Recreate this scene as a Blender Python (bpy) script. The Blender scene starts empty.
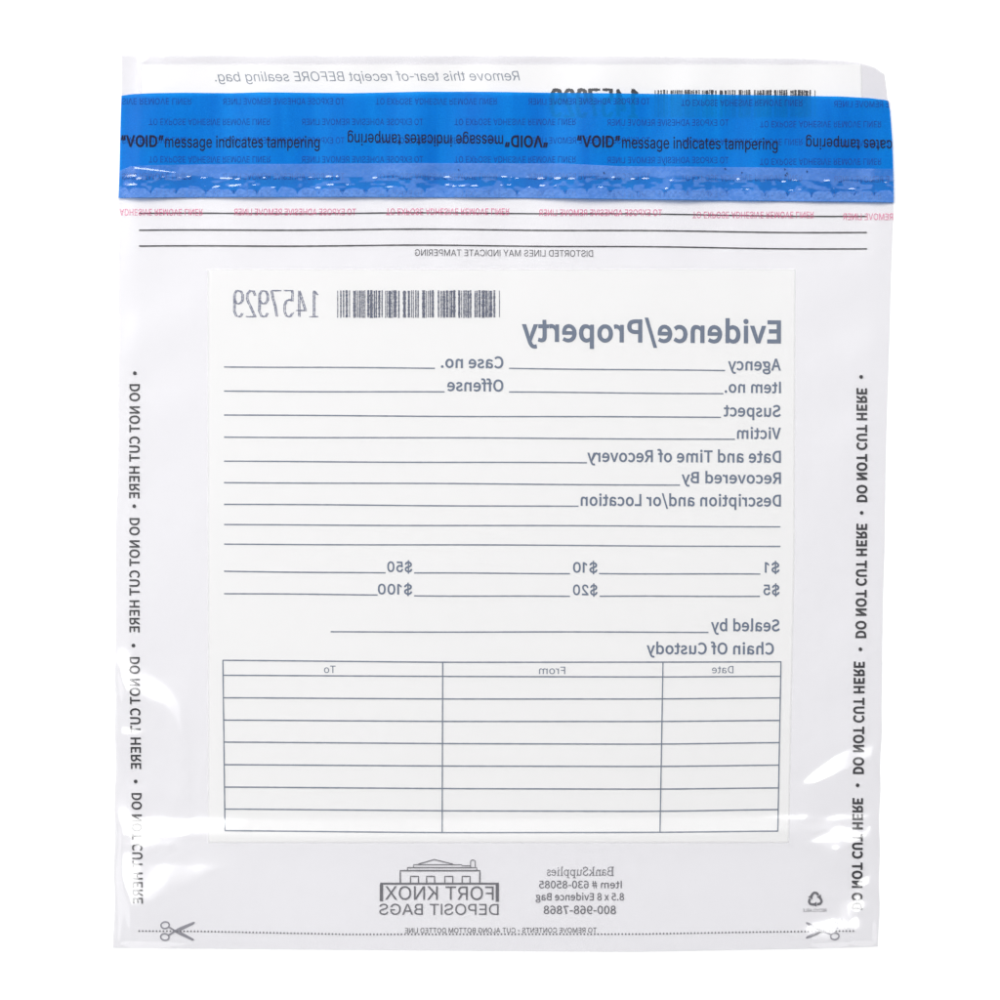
import bpy, math, random
import numpy as np

random.seed(7)
rng = np.random.default_rng(11)
S = 0.000282                      # metres per unit of the bag's own print grid (origin top left, y down)
MM = 0.001
scn = bpy.context.scene
COL = scn.collection

# ------------------------------------------------------------------ materials
def new_mat(name):
    m = bpy.data.materials.new(name); m.use_nodes = True
    nt = m.node_tree; nt.nodes.clear()
    out = nt.nodes.new('ShaderNodeOutputMaterial')
    return m, nt, out

def N(nt, t, **kw):
    n = nt.nodes.new(t)
    for k, v in kw.items():
        if k in n.inputs: n.inputs[k].default_value = v
        else: setattr(n, k, v)
    return n

def mix(nt, fac, a, b):
    n = nt.nodes.new('ShaderNodeMixShader')
    if isinstance(fac, (int, float)): n.inputs[0].default_value = fac
    else: nt.links.new(fac, n.inputs[0])
    nt.links.new(a.outputs[0], n.inputs[1]); nt.links.new(b.outputs[0], n.inputs[2])
    return n

def film_mat(name, tint, milk, milk_col, gloss, rough, bump=0.0):
    """clear plastic film: tinted pass-through, a little milkiness, a sharp surface gloss"""
    m, nt, out = new_mat(name)
    tr = N(nt, 'ShaderNodeBsdfTransparent', Color=(*tint, 1))
    df = N(nt, 'ShaderNodeBsdfDiffuse', Color=(*milk_col, 1))
    gl = N(nt, 'ShaderNodeBsdfGlossy', Color=(1, 1, 1, 1), Roughness=rough)
    if bump:
        tc = N(nt, 'ShaderNodeTexCoord')
        nz = N(nt, 'ShaderNodeTexNoise', Scale=900.0, Detail=3.0)
        nt.links.new(tc.outputs['Object'], nz.inputs['Vector'])
        bp = N(nt, 'ShaderNodeBump', Strength=bump, Distance=0.0002)
        nt.links.new(nz.outputs[0], bp.inputs['Height'])
        nt.links.new(bp.outputs[0], gl.inputs['Normal'])
    g2 = N(nt, 'ShaderNodeBsdfGlossy', Color=(1, 1, 1, 1), Roughness=rough*2.3)
    gl = mix(nt, 0.5, gl, g2)
    a = mix(nt, milk, tr, df)
    b = mix(nt, gloss, a, gl)
    nt.links.new(b.outputs[0], out.inputs[0])
    return m

def ink_mat(name, col, cover=1.0, patch=0.0, scale=2500.0):
    """printed ink: flat diffuse colour, thinner where the print is patchy"""
    m, nt, out = new_mat(name)
    df = N(nt, 'ShaderNodeBsdfDiffuse', Color=(*col, 1))
    tr = N(nt, 'ShaderNodeBsdfTransparent')
    if patch:
        tc = N(nt, 'ShaderNodeTexCoord')
        nz = N(nt, 'ShaderNodeTexNoise', Scale=scale, Detail=2.0)
        nt.links.new(tc.outputs['Object'], nz.inputs['Vector'])
        mr = N(nt, 'ShaderNodeMapRange')
        mr.inputs[1].default_value = 0.3; mr.inputs[2].default_value = 0.7
        mr.inputs[3].default_value = cover - patch; mr.inputs[4].default_value = min(1.0, cover + patch)
        nt.links.new(nz.outputs[0], mr.inputs[0])
        s = mix(nt, mr.outputs[0], tr, df)
    else:
        s = mix(nt, cover, tr, df)
    nt.links.new(s.outputs[0], out.inputs[0])
    return m

def panel_mat(name, col, cover):
    m, nt, out = new_mat(name)
    tc = N(nt, 'ShaderNodeTexCoord')
    nz = N(nt, 'ShaderNodeTexNoise', Scale=60.0, Detail=6.0)
    nt.links.new(tc.outputs['Object'], nz.inputs['Vector'])
    rp = N(nt, 'ShaderNodeMix', data_type='RGBA')
    rp.inputs[6].default_value = (col[0]*0.985, col[1]*0.985, col[2]*0.985, 1)
    rp.inputs[7].default_value = (*col, 1)
    nt.links.new(nz.outputs[0], rp.inputs[0])
    df = N(nt, 'ShaderNodeBsdfDiffuse'); nt.links.new(rp.outputs[2], df.inputs[0])
    tr = N(nt, 'ShaderNodeBsdfTransparent')
    at = N(nt, 'ShaderNodeAttribute', attribute_name='ink_cover')
    mu = N(nt, 'ShaderNodeMath', operation='MULTIPLY'); mu.inputs[1].default_value = cover
    nt.links.new(at.outputs['Fac'], mu.inputs[0])
    s = mix(nt, mu.outputs[0], tr, df)
    nt.links.new(s.outputs[0], out.inputs[0])
    return m

def tape_mat():
    m, nt, out = new_mat('blue_tape_film')
    tc = N(nt, 'ShaderNodeTexCoord')
    nz = N(nt, 'ShaderNodeTexNoise', Scale=2600.0, Detail=2.0)
    nt.links.new(tc.outputs['Object'], nz.inputs['Vector'])
    bp = N(nt, 'ShaderNodeBump', Strength=0.30, Distance=0.0001)
    nt.links.new(nz.outputs[0], bp.inputs['Height'])
    cm = N(nt, 'ShaderNodeMix', data_type='RGBA')
    cm.inputs[6].default_value = (0.0008, 0.162, 0.550, 1)
    cm.inputs[7].default_value = (0.004, 0.272, 0.790, 1)
    nt.links.new(nz.outputs[0], cm.inputs[0])
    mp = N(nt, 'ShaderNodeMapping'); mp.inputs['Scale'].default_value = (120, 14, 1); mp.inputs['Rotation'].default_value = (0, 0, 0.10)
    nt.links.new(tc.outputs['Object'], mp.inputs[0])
    sn = N(nt, 'ShaderNodeTexNoise', Scale=1.0, Detail=3.0); nt.links.new(mp.outputs[0], sn.inputs['Vector'])  # lengthwise streaks: sheen and shade of the tape's ripples painted into its blue
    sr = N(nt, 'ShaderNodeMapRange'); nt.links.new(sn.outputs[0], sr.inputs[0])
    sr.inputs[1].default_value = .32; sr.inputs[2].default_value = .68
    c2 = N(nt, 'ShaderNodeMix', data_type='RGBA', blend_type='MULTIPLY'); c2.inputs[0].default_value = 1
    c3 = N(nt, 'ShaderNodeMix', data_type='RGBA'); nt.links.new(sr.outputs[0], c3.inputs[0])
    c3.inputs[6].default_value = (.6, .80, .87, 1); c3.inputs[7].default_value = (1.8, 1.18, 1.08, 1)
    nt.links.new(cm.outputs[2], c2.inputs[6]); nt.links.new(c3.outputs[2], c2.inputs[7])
    df = N(nt, 'ShaderNodeBsdfDiffuse'); nt.links.new(c2.outputs[2], df.inputs[0])
    nt.links.new(bp.outputs[0], df.inputs['Normal'])
    tr = N(nt, 'ShaderNodeBsdfTransparent', Color=(0.012, 0.36, 0.92, 1))
    gl = N(nt, 'ShaderNodeBsdfGlossy', Roughness=0.30)
    nt.links.new(bp.outputs[0], gl.inputs['Normal'])
    a = mix(nt, 0.60, tr, df)
    b = mix(nt, 0.009, a, gl)
    nt.links.new(b.outputs[0], out.inputs[0])
    return m

def seal_mat():
    """welded strip over the tape: milky where the film has lifted, clear where it is stuck down"""
    m, nt, out = new_mat('milky_seal_film')
    at = N(nt, 'ShaderNodeAttribute', attribute_name='milkiness')
    df = N(nt, 'ShaderNodeBsdfDiffuse', Color=(0.19, 0.39, 0.90, 1))
    tr = N(nt, 'ShaderNodeBsdfTransparent')
    gl = N(nt, 'ShaderNodeBsdfGlossy', Roughness=0.10)
    a = mix(nt, at.outputs['Fac'], tr, df)
    b = mix(nt, 0.085, a, gl)
    nt.links.new(b.outputs[0], out.inputs[0])
    return m

M = {}
M['back']   = film_mat('clear_back_film', (0.976, 0.975, 0.981), 0.035, (0.78, 0.775, 0.80), 0.10, 0.125, 0.0)
M['stub']   = film_mat('clear_stub_film', (0.952, 0.950, 0.957), 0.03, (0.76, 0.755, 0.775), 0.03, 0.2, 0.0)
M['front']  = film_mat('clear_front_film', (0.948, 0.944, 0.955), 0.05, (0.76, 0.755, 0.775), 0.04, 0.18, 0.0)
M['panel']  = panel_mat('white_ink_panel', (0.93, 0.928, 0.914), 0.84)
M['receipt'] = panel_mat('white_receipt_panel', (0.945, 0.943, 0.935), 0.85)
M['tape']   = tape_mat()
M['seal']   = seal_mat()
M['grey']   = ink_mat('grey_blue_ink', (0.122, 0.158, 0.226), 0.95)
M['greyl']  = ink_mat('thin_grey_blue_ink', (0.165, 0.200, 0.260), 0.85, 0.12)
M['greys']  = ink_mat('faint_grey_ink', (0.20, 0.235, 0.29), 0.82, 0.15)
M['dot']    = ink_mat('dot_printed_ink', (0.16, 0.18, 0.27), 0.66, 0.3, 3500)
M['bars']   = ink_mat('bar_printed_ink', (0.055, 0.070, 0.130), 0.78, 0.25, 2600)
M['dotb']   = ink_mat('black_dot_printed_ink', (0.02, 0.022, 0.03), 0.95, 0.1, 3500)
M['black']  = ink_mat('black_ink', (0.018, 0.018, 0.022), 0.98)
M['soft']   = ink_mat('soft_black_ink', (0.06, 0.06, 0.068), 0.86, 0.1)
M['logo']   = ink_mat('logo_grey_ink', (0.11, 0.11, 0.125), 0.84, 0.1)
M['pale']   = ink_mat('pale_grey_ink', (0.24, 0.24, 0.27), 0.8, 0.1)
M['red']    = ink_mat('pink_liner_ink', (0.82, 0.12, 0.30), 0.58, 0.34, 3200)
M['ghost']  = ink_mat('dull_violet_liner_ink', (0.025, 0.045, 0.23), 0.52, 0.30, 3000)
M['void']   = ink_mat('black_tape_ink', (0.022, 0.020, 0.035), 0.93, 0.12, 3000)

# ------------------------------------------------------------------ the bag's shape
def ip(x, pts):
    xs, ys = zip(*pts); return np.interp(x, xs, ys)

def ss(a, b, x):
    t = np.clip((x - a) / (b - a), 0, 1); return t * t * (3 - 2 * t)

LEFT  = [(55, 121), (95, 121.8), (120, 121), (198, 118.2), (330, 118.4), (430, 118.2), (530, 115.8), (660, 115.2), (830, 115), (948, 113.3)]
RIGHT = [(55, 881), (66, 882), (75, 885), (90, 887), (100, 888), (110, 890), (140, 892), (190, 893.3), (215, 893.5), (360, 888.4), (520, 884.7),
         (660, 882.3), (800, 880), (945, 878.4)]
TOP   = [(0, 55), (.5, 55.3), (.78, 56.8), (.90, 58.6), (.95, 60.6), (.975, 63.2), (.99, 67), (1, 74)]
BOT   = [(0, 948), (.3, 950), (.68, 952), (.9, 949), (1, 946.5)]
def left_x(y):  return ip(y, LEFT) + 0.35*np.sin(np.asarray(y)/23) + 0.5*ss(600, 720, y)*np.sin(np.asarray(y)/11 + 1)
def right_x(y): return ip(y, RIGHT) + 0.3*np.sin(np.asarray(y)/29 + 2) + 0.5*ss(640, 760, y)*np.sin(np.asarray(y)/9.5)

def ramp(x, y, top, bot, slope, decay=60.0, soft=1.5):
    """a wrinkle that rises from its upper to its lower edge and then falls away gently"""
    x = np.asarray(x, float); y = np.asarray(y, float)
    a = ip(x, top); b = ip(x, bot); w = np.maximum(b - a, 0)
    inside = (x >= top[0][0]) & (x <= top[-1][0])
    s = y - a
    r = soft * np.log1p(np.exp(np.clip(s / soft, -40, 40))) - soft * np.log1p(np.exp(np.clip((s - w) / soft, -40, 40)))
    d = np.exp(-np.maximum(s - w, 0) / decay)
    return np.where(inside, slope * r * d, 0)

WR = []   # wrinkles of the back film: upper edge, lower edge, slope, fall-off
def wr(top, bot, slope, decay=60, soft=1.5): WR.append((top, bot, slope, decay, soft))
# right side
wr([(801, 783), (815, 770), (835, 755), (848, 748), (862, 746), (872, 743), (882, 739)],
   [(801, 783), (815, 783), (835, 775), (848, 769), (857, 763), (872, 758), (882, 750)], .255, 40, 1.0)
wr([(760, 815), (790, 813), (850, 811), (881, 811)], [(760, 815), (790, 819), (850, 820), (881, 816)], .115, 20, 1.2)
wr([(804, 842), (822, 834), (840, 826), (850, 828), (862, 831), (882, 818)],
   [(804, 842), (822, 846), (836, 850), (850, 845), (862, 840), (882, 830)], .24, 30, .9)
wr([(856, 884), (862, 877), (870, 873), (880, 872)], [(856, 884), (862, 886), (870, 885), (880, 881)], .25, 30, .8)
wr([(849, 905), (858, 900), (868, 900), (880, 896)], [(849, 906), (858, 911), (868, 908), (880, 905)], .25, 30, .8)
wr([(846, 925), (856, 916), (868, 917), (879, 925)], [(846, 926), (856, 931), (868, 925), (879, 928)], .25, 30, .8)
wr([(845, 940), (860, 935), (878, 931)], [(845, 943), (860, 941), (878, 937)], .24, 30, .8)
wr([(800, 930), (815, 922), (835, 917), (848, 925)], [(800, 932), (815, 944), (835, 951), (848, 940)], .36, 30, 3)
wr([(818, 850), (836, 846), (846, 850)], [(818, 850), (836, 856), (846, 852)], .19, 25, 1.2)
wr([(838, 903), (850, 893), (865, 888), (882, 886)], [(838, 906), (850, 938), (865, 944), (882, 940)], .11, 14, 3)
# left side
wr([(114, 648), (128, 651), (148, 670), (165, 684), (181, 700), (188, 712), (193, 733)],
   [(114, 664), (128, 692), (148, 699), (165, 706), (181, 732), (188, 736), (193, 735)], .24, 42, 2.6)
wr([(114, 727), (135, 727), (150, 730)], [(114, 733), (135, 735), (150, 732)], .34, 40, 1.2)
wr([(114, 700), (122, 702), (132, 706)], [(114, 708), (122, 709), (132, 708)], .24, 40, 2)
wr([(113, 800), (122, 806), (140, 812), (180, 815), (215, 817), (250, 819)],
   [(113, 806), (122, 826), (140, 850), (168, 846), (195, 830), (250, 820)], .20, 120, 3.5)
wr([(113, 845), (140, 846), (200, 848), (260, 850)], [(113, 858), (132, 906), (150, 902), (200, 876), (260, 850)], .26, 70, 6)
wr([(113, 930), (122, 925), (135, 934)], [(113, 940), (122, 937), (135, 936)], .12, 12, 2)
# the long crease across the foot of the bag
wr([(113, 817), (300, 818), (520, 818), (700, 816), (880, 813)], [(113, 834), (300, 838), (520, 838), (700, 836), (880, 828)], .135, 70, .7)
# small dimples in the top left lip
wr([(137, 57), (144, 55.5), (150, 57)], [(137, 57), (144, 62), (150, 57.5)], .16, 10, .7)
wr([(160, 55), (164, 54), (168, 55)], [(160, 55), (164, 57.5), (168, 55.3)], .16, 10, .7)

def hb(x, y):
    """height of the back (upper) film in grid units above the front film"""
    x = np.asarray(x, float); y = np.asarray(y, float)
    h = 2.6 + 0.55*np.sin(x/97 + 1.2*np.sin(y/170)) + 0.45*np.sin(y/83 + x/310) + 0.30*np.sin((x + 0.6*y)/41 + 0.5)
    # vertical ripples in the taped mouth
    rp = ss(330, 150, y)
    h += rp * (1.9*np.sin(x/13.5 + 1.4*np.sin(x/61) + y/75) * (0.35 + 0.65*np.sin(x/143 + 0.7)**2) + 1.4*np.sin(x/46 + .6))
    # slack film along the two side margins
    sm = ss(225, 150, x) + ss(785, 845, x)
    h += sm * ss(215, 300, y) * (0.55*np.sin((0.7*x + y)/21 + 1.7*np.sin(y/57)) + 0.5*np.sin((y - 0.5*x)/37 + 1.1*np.sin(x/19)))
    # fine crumple in the free lower corners
    cr = ss(640, 800, y) * (ss(230, 120, x) + ss(780, 870, x))
    h += cr * (0.34*np.sin((x*0.9 + y)/9.5 + 2*np.sin(x/27)) + 0.45*np.sin((y - 0.35*x)/13 + 1.5*np.sin(y/31)))
    e = np.minimum(np.minimum(x - left_x(y), right_x(y) - x), ip((x - 113)/767, BOT) - y)
    h = h * ss(-4, 22, e)
    k = ss(-1, 9, e)
    for t in WR: h = h + k*ramp(x, y, *t)
    return np.maximum(h, 0) + 0.5

def hf(x, y):
    x = np.asarray(x, float); y = np.asarray(y, float)
    return 0.16 + 0.08*np.sin(x/120) * np.sin(y/140)

Z_FRONT, Z_BACK = 0.05*MM, 0.36*MM
def zf(x, y, d=0.0): return Z_FRONT + hf(x, y)*S + d*MM
def zb(x, y, d=0.0): return Z_BACK + hf(x, y)*S + hb(x, y)*S + d*MM
def wx(x): return (np.asarray(x, float) - 500) * S
def wy(y): return (500 - np.asarray(y, float)) * S

# ------------------------------------------------------------------ object helpers
def link(name, me, mat, parent=None, label=None, smooth=True):
    if smooth and len(me.polygons):
        me.polygons.foreach_set('use_smooth', np.ones(len(me.polygons), bool))
    me.materials.append(mat)
    o = bpy.data.objects.new(name, me); COL.objects.link(o)
    if parent: o.parent = parent
    if label: o['label'] = label
    return o

def grid_mesh(name, X, Y, Z):
    ny, nx = X.shape
    v = np.stack([wx(X).ravel(), wy(Y).ravel(), Z.ravel()], 1)
    i = np.arange(ny*nx).reshape(ny, nx)
    f = np.stack([i[1:, :-1], i[1:, 1:], i[:-1, 1:], i[:-1, :-1]], -1).reshape(-1, 4)
    me = bpy.data.meshes.new(name)
    me.vertices.add(len(v)); me.vertices.foreach_set('co', v.ravel())
    me.loops.add(f.size); me.loops.foreach_set('vertex_index', f.ravel().astype(np.int32))
    me.polygons.add(len(f)); me.polygons.foreach_set('loop_start', np.arange(0, f.size, 4, dtype=np.int32))
    me.update(calc_edges=True); me.validate()
    return me

def bag_grid(nx, ny):
    u, v = np.meshgrid(np.linspace(0, 1, nx), np.linspace(0, 1, ny))
    t = ip(u, TOP); b = ip(u, BOT); Y = t + (b - t)*v
    l = left_x(Y); r = right_x(Y); X = l + (r - l)*u
    return X, Y

class Ink:
    """printed marks laid on one of the films, gathered into ONE mesh"""
    def __init__(self, face='front', lift=0.14):
        self.v = []; self.f = []; self.face = face; self.lift = lift; self.k = 0
    def add(self, pts, faces):
        n = len(self.v); pts = np.asarray(pts, float)
        d = self.lift + 0.003*self.k; self.k = (self.k + 1) % 7
        z = (zf if self.face == 'front' else zb)(pts[:, 0], pts[:, 1], d)
        self.v += list(zip(wx(pts[:, 0]), wy(pts[:, 1]), z))
        self.f += [tuple(n + i for i in f) for f in faces]
    def stroke(self, pts, w, step=6.0, closed=False, jit=0.0):
        p = [np.array(q, float) for q in pts]
        if closed: p = p + [p[0]]
        out = []
        for a, b in zip(p[:-1], p[1:]):
            L = np.linalg.norm(b - a); k = max(1, int(math.ceil(L/step)))
            out += [a + (b - a)*i/k for i in range(k)]
        if not closed: out.append(p[-1])
        q = np.array(out); m = len(q)
        if closed: t = np.roll(q, -1, 0) - np.roll(q, 1, 0)
        else:
            t = np.empty_like(q); t[1:-1] = q[2:] - q[:-2]; t[0] = q[1] - q[0]; t[-1] = q[-1] - q[-2]
        t /= np.linalg.norm(t, axis=1)[:, None] + 1e-9
        nrm = np.stack([-t[:, 1], t[:, 0]], 1)
        ww = w*np.ones(m)/2
        if jit: ww = ww*(1 + jit*rng.uniform(-1, 1, m))
        a = q + nrm*ww[:, None]; b = q - nrm*ww[:, None]
        pts = np.empty((2*m, 2)); pts[0::2] = a; pts[1::2] = b
        fs = [(2*i, 2*i+1, 2*i+3, 2*i+2) for i in range(m - 1)]
        if closed: fs.append((2*m-2, 2*m-1, 1, 0))
        self.add(pts, fs)
    def poly(self, pts): self.add(pts, [tuple(range(len(pts)))])
    def disc(self, x, y, r, n=12): self.poly([(x + r*math.cos(2*math.pi*i/n), y + r*math.sin(2*math.pi*i/n)) for i in range(n)])
    def text(self, s, O, U, V, weight=0.0, shear=0.0, clip=None, font='grotesque'):
        """writing: O start of the baseline, U along the whole line, V baseline to capital height"""
        pts, fs = text_shape(s, weight, shear, font)
        p = np.array(O, float) + pts[:, :1]*np.array(U, float) + pts[:, 1:]*np.array(V, float)
        if clip: p[:, 0] = np.clip(p[:, 0], clip[0], clip[1])
        self.add(p, fs)
    def build(self, name, mat, parent, label=None):
        me = bpy.data.meshes.new(name); me.from_pydata(self.v, [], self.f); me.update()
        # faces look up towards the viewer
        return link(name, me, mat, parent, label, smooth=False)

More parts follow.
